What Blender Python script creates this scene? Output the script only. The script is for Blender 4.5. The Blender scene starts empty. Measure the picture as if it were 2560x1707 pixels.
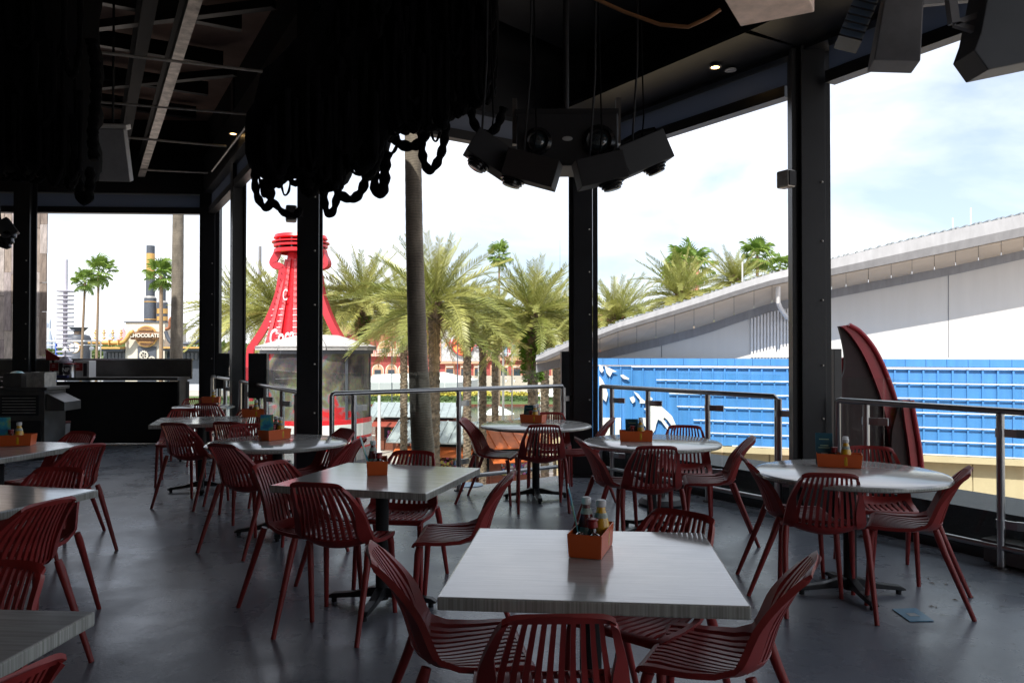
import bpy, bmesh, math, random
from mathutils import Vector, Matrix, Euler, noise
random.seed(7)
PI = math.pi
SC = bpy.context.scene
COL = SC.collection
# ------------------------------------------------------------------ camera, sky, sun, exposure
F_PX, HOR, EYE = 1950.0, 878.0, 1.475
PITCH = math.atan((HOR-853.5)/F_PX)
cd = bpy.data.cameras.new('camera'); cam = bpy.data.objects.new('camera', cd); COL.objects.link(cam)
cam.location = (0, 0, EYE); cam.rotation_euler = (PI/2+PITCH, 0, 0)
cd.sensor_width = 36.0; cd.lens = 36.0*F_PX/2560.0; cd.clip_start = .05; cd.clip_end = 9000
SC.camera = cam
SUN_EL, SUN_AZ = math.radians(50), math.radians(198)     # azimuth: direction towards the sun, clockwise from +Y
w = bpy.data.worlds.new('World'); SC.world = w; w.use_nodes = True
nt = w.node_tree; nt.nodes.clear()
def N(tree, typ, **kw):
    n = tree.nodes.new(typ)
    for k, v in kw.items():
        if k.startswith('_'): setattr(n, k[1:], v)
        else: n.inputs[k].default_value = v
    return n
sky = N(nt, 'ShaderNodeTexSky'); sky.sky_type = 'NISHITA'; sky.sun_disc = False
sky.sun_elevation = SUN_EL; sky.sun_rotation = SUN_AZ; sky.air_density = 1.0; sky.dust_density = 2.0
tc = N(nt, 'ShaderNodeTexCoord'); mp = N(nt, 'ShaderNodeMapping'); mp.inputs['Scale'].default_value = (1, 1, 2.6)
nz = N(nt, 'ShaderNodeTexNoise', Scale=2.6, Detail=9.0, Roughness=.52, Distortion=.25)
rp = N(nt, 'ShaderNodeValToRGB'); rp.color_ramp.elements[0].position = .36; rp.color_ramp.elements[1].position = .66
rp.color_ramp.elements[0].color = (.27, .27, .27, 1); rp.color_ramp.elements[1].color = (1, 1, 1, 1)
mx = N(nt, 'ShaderNodeMixRGB'); mx.inputs[2].default_value = (5.7, 5.85, 6.15, 1)
sm = N(nt, 'ShaderNodeMixRGB'); sm.blend_type = 'MULTIPLY'; sm.inputs[0].default_value = 1.; sm.inputs[2].default_value = (.52, .57, .64, 1)
bg = N(nt, 'ShaderNodeBackground', Strength=.12); wo = N(nt, 'ShaderNodeOutputWorld')
L = nt.links.new
L(tc.outputs['Generated'], mp.inputs['Vector']); L(mp.outputs[0], nz.inputs['Vector']); L(nz.outputs['Fac'], rp.inputs[0])
L(rp.outputs[0], mx.inputs[0]); L(sky.outputs[0], sm.inputs[1]); L(sm.outputs[0], mx.inputs[1]); L(mx.outputs[0], bg.inputs[0]); L(bg.outputs[0], wo.inputs[0])
sd = bpy.data.lights.new('sun', 'SUN'); sd.energy = 2.65; sd.angle = math.radians(.55); sd.color = (1, .955, .88)
so = bpy.data.objects.new('sun', sd); COL.objects.link(so)
tosun = Vector((math.sin(SUN_AZ)*math.cos(SUN_EL), math.cos(SUN_AZ)*math.cos(SUN_EL), math.sin(SUN_EL)))
so.rotation_euler = tosun.to_track_quat('Z', 'Y').to_euler(); so.location = (0, -20, 40)
SC.view_settings.view_transform = 'Standard'; SC.view_settings.look = 'None'
SC.view_settings.exposure = 1.25; SC.view_settings.gamma = 1; SC.view_settings.use_curve_mapping = False
SC.render.engine = 'CYCLES'; SC.cycles.max_bounces = 6; SC.cycles.transparent_max_bounces = 10
# ------------------------------------------------------------------ helpers
cp, sp = math.cos(PITCH), math.sin(PITCH)
def ray(px, py):
    v = (853.5-py)/F_PX
    return Vector(((px-1280)/F_PX, cp-v*sp, sp+v*cp))
def G(px, py, z=0.):                      # measured photo point known to lie at height z
    d = ray(px, py); t = (z-EYE)/d.z
    return Vector((d.x*t, d.y*t, z))
def D(px, py, Y):                         # measured photo point known to lie at distance Y
    d = ray(px, py); t = Y/d.y
    return Vector((d.x*t, Y, EYE+d.z*t))
def onplane(px, py, p0, n):
    d = ray(px, py); o = Vector((0, 0, EYE)); t = (p0-o).dot(n)/d.dot(n)
    return o+d*t
def srgb(r, g, b):
    f = lambda c: (c/255/12.92) if c/255 <= .04045 else ((c/255+.055)/1.055)**2.4
    return (f(r), f(g), f(b))
def mat(name, col, rough=.6, metal=0., var=0., vs=6., bump=0., bs=40., coat=0., spec=.5, emit=None, stretch=None, col2=None, ws=False, rvar=0.):
    m = bpy.data.materials.new(name); m.use_nodes = True; t = m.node_tree; t.nodes.clear()
    o = N(t, 'ShaderNodeOutputMaterial'); b = N(t, 'ShaderNodeBsdfPrincipled'); l = t.links.new
    l(b.outputs[0], o.inputs[0])
    b.inputs['Base Color'].default_value = (*col, 1); b.inputs['Roughness'].default_value = rough
    b.inputs['Metallic'].default_value = metal; b.inputs['Coat Weight'].default_value = coat
    b.inputs['Coat Roughness'].default_value = .05; b.inputs['Specular IOR Level'].default_value = spec
    if emit: b.inputs['Emission Color'].default_value = (*emit[:3], 1); b.inputs['Emission Strength'].default_value = emit[3]
    if var or bump or rvar:
        c = N(t, 'ShaderNodeTexCoord'); mpn = N(t, 'ShaderNodeMapping')
        if ws:
            g = N(t, 'ShaderNodeNewGeometry'); l(g.outputs['Position'], mpn.inputs[0])
        else: l(c.outputs['Object'], mpn.inputs[0])
        if stretch: mpn.inputs['Scale'].default_value = stretch
    if var:
        n = N(t, 'ShaderNodeTexNoise', Scale=vs, Detail=6., Roughness=.6); l(mpn.outputs[0], n.inputs['Vector'])
        r = N(t, 'ShaderNodeValToRGB'); l(n.outputs['Fac'], r.inputs[0])
        r.color_ramp.elements[0].position = .3; r.color_ramp.elements[1].position = .7
        a = col2 if col2 else tuple(c_*(1-var) for c_ in col)
        r.color_ramp.elements[0].color = (*a, 1)
        r.color_ramp.elements[1].color = (*(tuple(min(1, c_*(1+var)) for c_ in col) if not col2 else col), 1)
        l(r.outputs[0], b.inputs['Base Color'])
    if rvar:
        n3 = N(t, 'ShaderNodeTexNoise', Scale=vs*.7, Detail=5.); l(mpn.outputs[0], n3.inputs['Vector'])
        mr = N(t, 'ShaderNodeMapRange'); mr.inputs['From Min'].default_value = .3; mr.inputs['From Max'].default_value = .7
        mr.inputs['To Min'].default_value = max(.02, rough-rvar); mr.inputs['To Max'].default_value = min(1, rough+rvar)
        l(n3.outputs['Fac'], mr.inputs['Value']); l(mr.outputs[0], b.inputs['Roughness'])
    if bump:
        n2 = N(t, 'ShaderNodeTexNoise', Scale=bs, Detail=4.); l(mpn.outputs[0], n2.inputs['Vector'])
        bp = N(t, 'ShaderNodeBump', Strength=bump, Distance=.02); l(n2.outputs['Fac'], bp.inputs['Height']); l(bp.outputs[0], b.inputs['Normal'])
    return m
class MB:
    def __init__(s): s.v = []; s.f = []
    def add(s, vs, fs):
        b = len(s.v); s.v += [Vector(p) for p in vs]; s.f += [tuple(b+i for i in f) for f in fs]; return s
    def box(s, c, sz, rot=None, taper=1.):
        c = Vector(c); hx, hy, hz = sz[0]/2, sz[1]/2, sz[2]/2
        R = rot if isinstance(rot, Matrix) else (Euler(rot).to_matrix() if rot else Matrix.Identity(3))
        P = []
        for z in (-1, 1):
            k = taper if z > 0 else 1
            for x, y in ((-1, -1), (1, -1), (1, 1), (-1, 1)): P.append(c+R@Vector((x*hx*k, y*hy*k, z*hz)))
        return s.add(P, [(0, 3, 2, 1), (4, 5, 6, 7), (0, 1, 5, 4), (1, 2, 6, 5), (2, 3, 7, 6), (3, 0, 4, 7)])
    def beam(s, a, b, wd, h, up=(0, 0, 1)):
        a, b = Vector(a), Vector(b); d = (b-a); ln = d.length; d.normalize(); u = Vector(up)
        x = d.cross(u)
        if x.length < 1e-5: x = Vector((1, 0, 0))
        x.normalize(); z = x.cross(d)
        R = Matrix((x, d, z)).transposed()
        return s.box((a+b)/2, (wd, ln, h), R)
    def tube(s, pts, r, n=10, lobes=0, twist=0., amp=.2, cap=True):
        pts = [Vector(p) for p in pts]; m = len(pts)
        rs = r if isinstance(r, (list, tuple)) else [r]*m
        t0 = (pts[1]-pts[0]).normalized(); nrm = t0.orthogonal().normalized(); b0 = len(s.v); L_ = 0
        for i, p in enumerate(pts):
            t = (pts[min(i+1, m-1)]-pts[max(i-1, 0)]).normalized()
            nrm = (nrm-t*nrm.dot(t)).normalized(); bn = t.cross(nrm)
            if i: L_ += (p-pts[i-1]).length
            for k in range(n):
                a = 2*PI*k/n; rr = rs[i]*(1+(amp*math.cos(lobes*(a-twist*L_)) if lobes else 0))
                s.v.append(p+(nrm*math.cos(a)+bn*math.sin(a))*rr)
        for i in range(m-1):
            for k in range(n):
                k2 = (k+1) % n; s.f.append((b0+i*n+k, b0+i*n+k2, b0+(i+1)*n+k2, b0+(i+1)*n+k))
        if cap:
            s.f.append(tuple(b0+k for k in reversed(range(n)))); s.f.append(tuple(b0+(m-1)*n+k for k in range(n)))
        return s
    def lathe(s, prof, n=24, c=(0, 0, 0), a0=0, a1=2*PI):
        c = Vector(c); b0 = len(s.v); full = abs(a1-a0-2*PI) < 1e-6; cnt = n if full else n+1
        for r, z in prof:
            for k in range(cnt):
                a = a0+(a1-a0)*k/n; s.v.append(c+Vector((r*math.cos(a), r*math.sin(a), z)))
        for i in range(len(prof)-1):
            for k in range(n):
                k2 = (k+1) % cnt; s.f.append((b0+i*cnt+k, b0+i*cnt+k2, b0+(i+1)*cnt+k2, b0+(i+1)*cnt+k))
        if full:
            s.f.append(tuple(b0+k for k in reversed(range(cnt)))); s.f.append(tuple(b0+(len(prof)-1)*cnt+k for k in range(cnt)))
        return s
    def prism(s, poly, off):
        off = Vector(off); n = len(poly); P = [Vector(p) for p in poly]
        s.add(P+[p+off for p in P], [tuple(range(n))[::-1], tuple(range(n, 2*n))]+[(i, (i+1) % n, n+(i+1) % n, n+i) for i in range(n)])
        return s
    def mesh(s, name, m, smooth=False, bevel=0.):
        me = bpy.data.meshes.new(name); me.from_pydata([tuple(p) for p in s.v], [], s.f)
        if m:
            me.materials.append(m)
        bm = bmesh.new(); bm.from_mesh(me); bmesh.ops.recalc_face_normals(bm, faces=bm.faces)
        if bevel:
            es = [e for e in bm.edges if len(e.link_faces) == 2 and e.calc_face_angle(0) > .7]
            bmesh.ops.bevel(bm, geom=es, offset=bevel, segments=2, affect='EDGES', profile=.6)
        bm.to_mesh(me); bm.free()
        if smooth:
            me.polygons.foreach_set('use_smooth', [True]*len(me.polygons))
            try: me.set_sharp_from_angle(angle=math.radians(38))
            except Exception: pass
        me.update(); return me
    def build(s, name, m, parent=None, smooth=False, bevel=0.):
        return link(name, s.mesh(name, m, smooth, bevel), parent)
def link(name, me, parent=None):
    o = bpy.data.objects.new(name, me); COL.objects.link(o)
    if parent: o.parent = parent
    return o
def thing(name, label, cat, loc=(0, 0, 0), rz=0., group=None):
    o = bpy.data.objects.new(name, None); o.empty_display_size = .1; COL.objects.link(o)
    o.location = loc; o.rotation_euler = (0, 0, rz); o['label'] = label; o['category'] = cat
    if group: o['group'] = group
    return o
def tag(o, label, cat, group=None):
    o['label'] = label; o['category'] = cat
    if group: o['group'] = group
    return o
def struct(o): o['kind'] = 'structure'; return o
def stuff(o): o['kind'] = 'stuff'; return o
KIDS = {}
def dup(root, loc, rz, label, group=None):
    r = root.copy(); COL.objects.link(r); r.location = loc; r.rotation_euler = (0, 0, rz); r['label'] = label
    if group: r['group'] = group
    if root.name not in KIDS: KIDS[root.name] = [(c, list(c.children)) for c in root.children]
    for c, gs in KIDS[root.name]:
        k = c.copy(); COL.objects.link(k); k.parent = r
        for g in gs:
            q = g.copy(); COL.objects.link(q); q.parent = k
    return r
def text(s, size, m, parent, loc, rot, ext=.01, name='lettering', shear=0., bold=0., sx=1.):
    cu = bpy.data.curves.new('txt', 'FONT'); cu.body = s; cu.size = size; cu.extrude = ext; cu.align_x = 'CENTER'; cu.align_y = 'CENTER'
    cu.shear = shear; cu.offset = bold; cu.resolution_u = 3
    o = bpy.data.objects.new('txt', cu); COL.objects.link(o)
    me = bpy.data.meshes.new_from_object(o); COL.objects.unlink(o); bpy.data.objects.remove(o)
    me.materials.clear(); me.materials.append(m)
    q = link(name, me, parent); q.location = loc; q.rotation_euler = rot; q.scale = (sx, 1, 1); return q
# ------------------------------------------------------------------ materials
M = {}
M['steelblack'] = mat('black painted steel', (.009, .010, .0125), .42, var=.3, vs=5, bump=.03)
M['blackmatt'] = mat('matt black', (.010, .010, .012), .75, var=.3)
M['rope'] = mat('black rope', (.0022, .0022, .003), 1., spec=.12)
M['stainless'] = mat('brushed stainless', (.42, .42, .43), .28, metal=1., bump=.05, bs=90, stretch=(1, 1, 8))
M['stainless2'] = mat('dull stainless', (.15, .145, .14), .46, metal=.9, var=.25, vs=3, rvar=.1)
M['chair'] = mat('oxblood plastic', (.26, .023, .021), .42, var=.12, vs=9, bump=.04, bs=300)
M['caddy'] = mat('orange melamine', (.62, .105, .018), .35, var=.05)
M['roofdeck'] = mat('brown roof deck', (.30, .19, .15), .8, var=.25, vs=2)
M['galv'] = mat('galvanised steel', (.42, .40, .37), .45, metal=.5, var=.3, vs=14)
M['greypanel'] = mat('grey box', (.20, .20, .21), .6, var=.15, vs=9)
M['white'] = mat('white painted metal', (.72, .71, .70), .5, var=.06, vs=4)
M['whitewall'] = mat('off white wall panel', (.64, .62, .585), .75, var=.03, vs=1.6, stretch=(3, 3, .35))
M['eave'] = mat('grey white metal eave', (.28, .28, .29), .5, var=.13, vs=2.5, stretch=(3, 3, .6), metal=.1)
M['soffit'] = mat('cream soffit panel', (.55, .47, .38), .6, var=.07, vs=1.5)
M['blue'] = mat('blue painted cladding', (.07, .25, .57), .5, var=.12, vs=2.2, stretch=(2.5, 2.5, .4), rvar=.12)
M['beige'] = mat('beige wall', (.52, .42, .26), .8, var=.07, vs=2)
M['ledge'] = mat('dark ledge', (.035, .037, .043), .55, var=.25, vs=4, bump=.1)
M['redfin'] = mat('red painted fin', (.36, .022, .035), .4, var=.12, vs=3)
M['darkfin'] = mat('dark red mesh', (.018, .004, .006), .7, var=.3)
M['bottlered'] = mat('bright red paint', (.68, .012, .020), .35, var=.05)
M['redwall'] = mat('red stucco', (.34, .075, .065), .85, var=.12, vs=1.5)
M['peach'] = mat('peach stucco', (.54, .30, .19), .85, var=.08, vs=1)
M['darkglass'] = mat('dark window', (.03, .045, .06), .12, spec=.6)
M['skin'] = mat('skin', (.45, .27, .18), .6)
M['gold'] = mat('gold paint', (.62, .36, .11), .4, metal=.3, var=.15, vs=3)
M['slate'] = mat('dark slate metal', (.075, .085, .105), .5, var=.15, vs=2)
M['cream'] = mat('cream wall', (.62, .57, .48), .8, var=.08, vs=1)
M['timber'] = mat('brown timber', (.16, .045, .022), .7, var=.3, vs=5, stretch=(1, 1, 5))
M['awning'] = mat('orange metal awning', (.55, .13, .035), .5, var=.12, vs=3)
M['zinc'] = mat('grey metal roof', (.36, .39, .40), .42, metal=.25, var=.15, vs=2)
M['canvas'] = mat('white canvas', (.70, .70, .68), .85, var=.05)
M['canvasg'] = mat('grey canvas', (.42, .44, .45), .85, var=.05)
M['paving'] = mat('pale paving', (.40, .345, .30), .85, var=.14, vs=.35, bump=.1, bs=4, ws=True)
M['stone'] = mat('pale stone', (.45, .39, .33), .85, var=.1, vs=.8, ws=True)
M['grass'] = mat('grass', (.085, .13, .035), .9, var=.35, vs=1.4, bump=.4, bs=12, ws=True)
M['flower'] = mat('yellow flowers', (.50, .42, .06), .8, var=.35, vs=4)
M['lawn'] = mat('far ground', (.16, .15, .10), .9, var=.3, vs=.02, ws=True)
M['black'] = mat('black gloss', (.008, .008, .009), .2)
M['ketchup'] = mat('ketchup red', (.13, .006, .006), .15, coat=.5)
M['mustard'] = mat('mustard yellow', (.62, .33, .01), .25, coat=.5)
M['cap'] = mat('white cap', (.65, .65, .65), .35)
M['redcap'] = mat('red cap', (.25, .012, .015), .35)
M['label'] = mat('pale bottle label', (.50, .54, .48), .5, var=.4, vs=90, col2=(.16, .22, .18))
M['clear'] = mat('clear shaker glass', (.35, .36, .36), .1, spec=.8)
M['chrome'] = mat('chrome cap', (.6, .6, .6), .15, metal=1.)
M['soy'] = mat('dark sauce', (.012, .005, .004), .08, coat=1.)
M['tan'] = mat('tan bark', (.24, .17, .11), .9, var=.4, vs=14, bump=.5, bs=25)
def tabletop_mat():
    m = bpy.data.materials.new('whitewashed wood laminate'); m.use_nodes = True; t = m.node_tree; l = t.links.new
    b = t.nodes['Principled BSDF']; c = N(t, 'ShaderNodeTexCoord')
    mp1 = N(t, 'ShaderNodeMapping'); mp1.inputs['Scale'].default_value = (1.2, 22, 3); l(c.outputs['Object'], mp1.inputs[0])
    n1 = N(t, 'ShaderNodeTexNoise', Scale=3., Detail=8., Roughness=.62, Distortion=.4); l(mp1.outputs[0], n1.inputs['Vector'])
    r1 = N(t, 'ShaderNodeValToRGB'); l(n1.outputs['Fac'], r1.inputs[0])
    r1.color_ramp.elements[0].position = .3; r1.color_ramp.elements[0].color = (.38, .375, .355, 1)
    r1.color_ramp.elements[1].position = .68; r1.color_ramp.elements[1].color = (.56, .56, .545, 1)
    # fluted edge: finer streaks on the side faces
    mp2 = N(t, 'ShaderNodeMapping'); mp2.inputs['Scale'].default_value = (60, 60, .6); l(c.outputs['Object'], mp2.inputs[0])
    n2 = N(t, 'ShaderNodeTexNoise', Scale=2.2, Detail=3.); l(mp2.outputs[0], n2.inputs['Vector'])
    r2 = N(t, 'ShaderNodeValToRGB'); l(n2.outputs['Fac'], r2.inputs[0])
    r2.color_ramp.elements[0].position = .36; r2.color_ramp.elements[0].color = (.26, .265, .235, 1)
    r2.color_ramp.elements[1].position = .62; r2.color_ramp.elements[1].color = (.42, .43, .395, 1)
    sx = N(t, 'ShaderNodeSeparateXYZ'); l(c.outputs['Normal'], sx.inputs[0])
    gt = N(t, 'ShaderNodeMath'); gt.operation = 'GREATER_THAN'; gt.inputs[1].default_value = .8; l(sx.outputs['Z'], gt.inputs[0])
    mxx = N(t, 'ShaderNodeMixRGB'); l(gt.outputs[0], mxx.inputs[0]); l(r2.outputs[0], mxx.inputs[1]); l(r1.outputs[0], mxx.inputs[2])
    l(mxx.outputs[0], b.inputs['Base Color'])
    b.inputs['Roughness'].default_value = .14; b.inputs['IOR'].default_value = 1.9
    n3 = N(t, 'ShaderNodeTexNoise', Scale=9., Detail=5.); l(c.outputs['Object'], n3.inputs['Vector'])
    mr = N(t, 'ShaderNodeMapRange'); mr.inputs['To Min'].default_value = .05; mr.inputs['To Max'].default_value = .2; l(n3.outputs['Fac'], mr.inputs['Value']); l(mr.outputs[0], b.inputs['Roughness'])
    return m
M['top'] = tabletop_mat()
def floor_mat():
    m = bpy.data.materials.new('worn grey painted deck'); m.use_nodes = True; t = m.node_tree; l = t.links.new
    b = t.nodes['Principled BSDF']; g = N(t, 'ShaderNodeNewGeometry')
    n1 = N(t, 'ShaderNodeTexNoise', Scale=1.1, Detail=8., Roughness=.65); l(g.outputs['Position'], n1.inputs['Vector'])
    r1 = N(t, 'ShaderNodeValToRGB'); l(n1.outputs['Fac'], r1.inputs[0])
    r1.color_ramp.elements[0].position = .3; r1.color_ramp.elements[0].color = (.115, .130, .158, 1)
    r1.color_ramp.elements[1].position = .72; r1.color_ramp.elements[1].color = (.205, .225, .265, 1)
    # dark grimy flecks and peeled spots
    n2 = N(t, 'ShaderNodeTexNoise', Scale=9., Detail=10., Roughness=.75); l(g.outputs['Position'], n2.inputs['Vector'])
    r2 = N(t, 'ShaderNodeValToRGB'); l(n2.outputs['Fac'], r2.inputs[0])
    r2.color_ramp.elements[0].position = .33; r2.color_ramp.elements[0].color = (.35, .33, .3, 1)
    r2.color_ramp.elements[1].position = .42; r2.color_ramp.elements[1].color = (1, 1, 1, 1)
    n4 = N(t, 'ShaderNodeTexNoise', Scale=140., Detail=2.); l(g.outputs['Position'], n4.inputs['Vector'])
    r4 = N(t, 'ShaderNodeMapRange'); r4.inputs['To Min'].default_value = .8; r4.inputs['To Max'].default_value = 1.2; l(n4.outputs['Fac'], r4.inputs['Value'])
    mu = N(t, 'ShaderNodeMixRGB'); mu.blend_type = 'MULTIPLY'; mu.inputs[0].default_value = 1.; l(r1.outputs[0], mu.inputs[1]); l(r2.outputs[0], mu.inputs[2])
    mu2 = N(t, 'ShaderNodeMixRGB'); mu2.blend_type = 'MULTIPLY'; mu2.inputs[0].default_value = 1.; l(mu.outputs[0], mu2.inputs[1]); l(r4.outputs[0], mu2.inputs[2])
    l(mu2.outputs[0], b.inputs['Base Color'])
    n3 = N(t, 'ShaderNodeTexNoise', Scale=2.3, Detail=7., Roughness=.6); l(g.outputs['Position'], n3.inputs['Vector'])
    mr = N(t, 'ShaderNodeMapRange'); mr.inputs['From Min'].default_value = .3; mr.inputs['From Max'].default_value = .7
    mr.inputs['To Min'].default_value = .20; mr.inputs['To Max'].default_value = .38; l(n3.outputs['Fac'], mr.inputs['Value']); l(mr.outputs[0], b.inputs['Roughness'])
    bp = N(t, 'ShaderNodeBump', Strength=.25, Distance=.004); n5 = N(t, 'ShaderNodeTexNoise', Scale=55., Detail=5.)
    l(g.outputs['Position'], n5.inputs['Vector']); l(n5.outputs['Fac'], bp.inputs['Height']); l(bp.outputs[0], b.inputs['Normal'])
    return m
M['floor'] = floor_mat()
def glass_mat(name, tint, fac=.06):
    m = bpy.data.materials.new(name); m.use_nodes = True; t = m.node_tree; t.nodes.clear(); l = t.links.new
    o = N(t, 'ShaderNodeOutputMaterial'); tr = N(t, 'ShaderNodeBsdfTransparent'); tr.inputs[0].default_value = (*tint, 1)
    gl = N(t, 'ShaderNodeBsdfGlossy', Roughness=.02); fr = N(t, 'ShaderNodeFresnel', IOR=1.45); ms = N(t, 'ShaderNodeMixShader')
    gb = N(t, 'ShaderNodeNewGeometry'); iv = N(t, 'ShaderNodeMath'); iv.operation = 'SUBTRACT'; iv.inputs[0].default_value = 1.; l(gb.outputs['Backfacing'], iv.inputs[1]); mm = N(t, 'ShaderNodeMath'); mm.operation = 'MULTIPLY'; l(iv.outputs[0], mm.inputs[0]); l(fr.outputs[0], mm.inputs[1]); l(mm.outputs[0], ms.inputs[0]); l(tr.outputs[0], ms.inputs[1]); l(gl.outputs[0], ms.inputs[2]); l(ms.outputs[0], o.inputs[0]); return m
M['glass'] = glass_mat('guard glass', (.93, .965, .95))
def leaf_mat(name, c1, c2, trans=.3, rough=.5):
    m = bpy.data.materials.new(name); m.use_nodes = True; t = m.node_tree; t.nodes.clear(); l = t.links.new
    o = N(t, 'ShaderNodeOutputMaterial'); b = N(t, 'ShaderNodeBsdfPrincipled', Roughness=rough); tl = N(t, 'ShaderNodeBsdfTranslucent'); ms = N(t, 'ShaderNodeMixShader')
    oi = N(t, 'ShaderNodeObjectInfo'); g = N(t, 'ShaderNodeNewGeometry'); nzz = N(t, 'ShaderNodeTexNoise', Scale=1.3, Detail=4.); l(g.outputs['Position'], nzz.inputs['Vector'])
    ad = N(t, 'ShaderNodeMath'); ad.operation = 'ADD'; l(oi.outputs['Random'], ad.inputs[0]); l(nzz.outputs['Fac'], ad.inputs[1])
    hf = N(t, 'ShaderNodeMath'); hf.operation = 'MULTIPLY'; hf.inputs[1].default_value = .5; l(ad.outputs[0], hf.inputs[0])
    mxx = N(t, 'ShaderNodeMixRGB'); mxx.inputs[1].default_value = (*c1, 1); mxx.inputs[2].default_value = (*c2, 1); l(hf.outputs[0], mxx.inputs[0])
    l(mxx.outputs[0], b.inputs['Base Color']); l(mxx.outputs[0], tl.inputs[0]); ms.inputs[0].default_value = trans
    l(b.outputs[0], ms.inputs[1]); l(tl.outputs[0], ms.inputs[2]); l(ms.outputs[0], o.inputs[0]); return m
M['frond'] = leaf_mat('date palm leaflet', (.12, .17, .03), (.52, .49, .15), .25, .4)
M['fan'] = leaf_mat('fan palm leaf', (.08, .17, .02), (.26, .36, .07))
M['fern'] = leaf_mat('bright fern', (.05, .12, .008), (.15, .26, .025))
M['bush'] = leaf_mat('bush leaf', (.04, .08, .015), (.14, .19, .05))
def water_mat():
    m = mat('lagoon water', (.035, .085, .07), .12, bump=.3, bs=1.2, ws=True); return m
M['water'] = water_mat()
# ------------------------------------------------------------------ deck structure
RC, RC2, RL, RM, RR, RE = Vector((-4.95, 12.8, 0)), Vector((-3.78, 10.75, 0)), Vector((-1.90, 7.33, 0)), Vector((.85, 9.30, 0)), Vector((2.565, 6.72, 0)), Vector((5.6, 1.2, 0))
outline = [RC, RL, RM, RR, RE, Vector((5.6, -5, 0)), Vector((-13, -5, 0)), Vector((-13, 12.8, 0))]
def expand(pl, d):
    out = []; n = len(pl)
    for i, p in enumerate(pl):
        a = (p-pl[i-1]).normalized(); b = (pl[(i+1) % n]-p).normalized()
        na, nb = Vector((a.y, -a.x, 0)), Vector((b.y, -b.x, 0))
        area = sum(pl[j-1].x*pl[j].y-pl[j].x*pl[j-1].y for j in range(n)); sg = 1 if area > 0 else -1
        q = (na+nb).normalized(); k = d/max(.4, q.dot(na)); out.append(p+q*k*sg)
    return out
fl = expand(outline, .16)
struct(MB().prism([Vector((p.x, p.y, -.35)) for p in fl], (0, 0, .35)).build('floor', M['floor']))
rf = expand(outline, .95)
struct(MB().prism([Vector((p.x, p.y, 5.25)) for p in rf], (0, 0, .3)).build('ceiling', M['roofdeck']))
# walls of the room behind and beside the camera
wb = MB(); wb.box((-3.7, -5.1, 2.6), (19.5, .2, 5.3)); wm = mat('painted plaster wall', (.42, .39, .35), .85, var=.1); struct(wb.build('wall_back', wm))
wl = MB(); wl.box((-13.1, 3.9, 2.6), (.2, 17.8, 5.3)); struct(wl.build('wall_left', wm))
# roof perimeter: deep edge beam, pale gap strip and lower bar in each bay
fab = leaf_mat('grey shade cloth strip', (.20, .23, .29), (.24, .27, .33), .45, .9)
def bay(a, b, label, n0=.0, n1=.0, strip=True):
    d = (b-a).normalized(); a2, b2 = a+d*n0, b-d*n1
    t = thing('window_header', label, 'header', (a+b)/2)
    o = t.location.copy()
    MB().beam(a2-o+Vector((0, 0, 3.77)), b2-o+Vector((0, 0, 3.77)), .12, .10).build('lower_bar', M['steelblack'], t)
    if strip: MB().beam(a2-o+Vector((0, 0, 3.93)), b2-o+Vector((0, 0, 3.93)), .02, .214).build('shade_strip', fab, t)
    MB().beam(a-o+Vector((0, 0, 4.34)), b-o+Vector((0, 0, 4.34)), .26, .60).build('edge_beam', M['steelblack'], t)
    MB().beam(a-o+Vector((0, 0, 4.95)), b-o+Vector((0, 0, 4.95)), .1, .60).build('upper_panel', M['blackmatt'], t)
    return t
RW = Vector((-12.9, 12.35, 0))
bay(RW, RC, 'black header with pale strip over the far left window above the bar', .1, 0)
bay(RC, RL, 'black header running along the left side between the three slim columns', .15, .1)
bay(RL, RM, 'black header above the palm view, partly behind the hanging ropes', .1, .1)
bay(RM, RR, 'black header with pale strip between the two widest columns', .2, .2)
bay(RR, RE, 'black header right of the widest column at the picture edge', .22, 0)
# columns
def column(p, rz, w_, d_, label, frame=True):
    t = thing('steel_column', label, 'column', (p.x, p.y, 0), rz)
    MB().box((0, d_/2-.012, 2.6), (w_, .024, 5.2)).box((0, -d_/2+.012, 2.6), (w_, .024, 5.2)).build('flange', M['steelblack'], t, bevel=.002)
    MB().box((0, 0, 2.6), (w_*.5, d_-.052, 5.2)).build('web', M['steelblack'], t)
    if frame:
        MB().box((-w_/2-.032, 0, 2.6), (.06, .12, 5.2)).box((w_/2+.032, .0, 2.6), (.06, .12, 5.2)).build('side_frame', M['steelblack'], t)
    MB().box((0, 0, .012), (w_+.1, d_+.1, .024)).build('base_plate', M['steelblack'], t)
    bt = MB()
    for z in (.4, .9, 1.35, 1.9, 2.4, 2.9): bt.lathe([(.009, 0), (.009, .012), (.004, .014)], 8, (w_*.33, -d_/2-.014, z))
    stuff(bt.build('bolt_heads', M['galv'], t))
    return t
aL = math.atan2(RL.y-RC.y, RL.x-RC.x); aM = math.atan2(RM.y-RL.y, RM.x-RL.x); aR = math.atan2(RR.y-RM.y, RR.x-RM.x)
column(RL, 0.05, .20, .20, 'slim black column standing in front of the red bottle tower', False)
column(RM, -.1, .22, .26, 'black steel column between the palms and the blue wall')
column(RR, -.05, .20, .24, 'widest black steel column, left of the red fin')
column(RC2, aL, .20, .18, 'narrow black column left of the red bottle ribbons', False)
column(RC, 0, .20, .2, 'black corner column at the right end of the bar')
column(Vector((-7.75, 12.4, 0)), 0, .26, .2, 'black column in front of the weathered plank wall', False)
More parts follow.
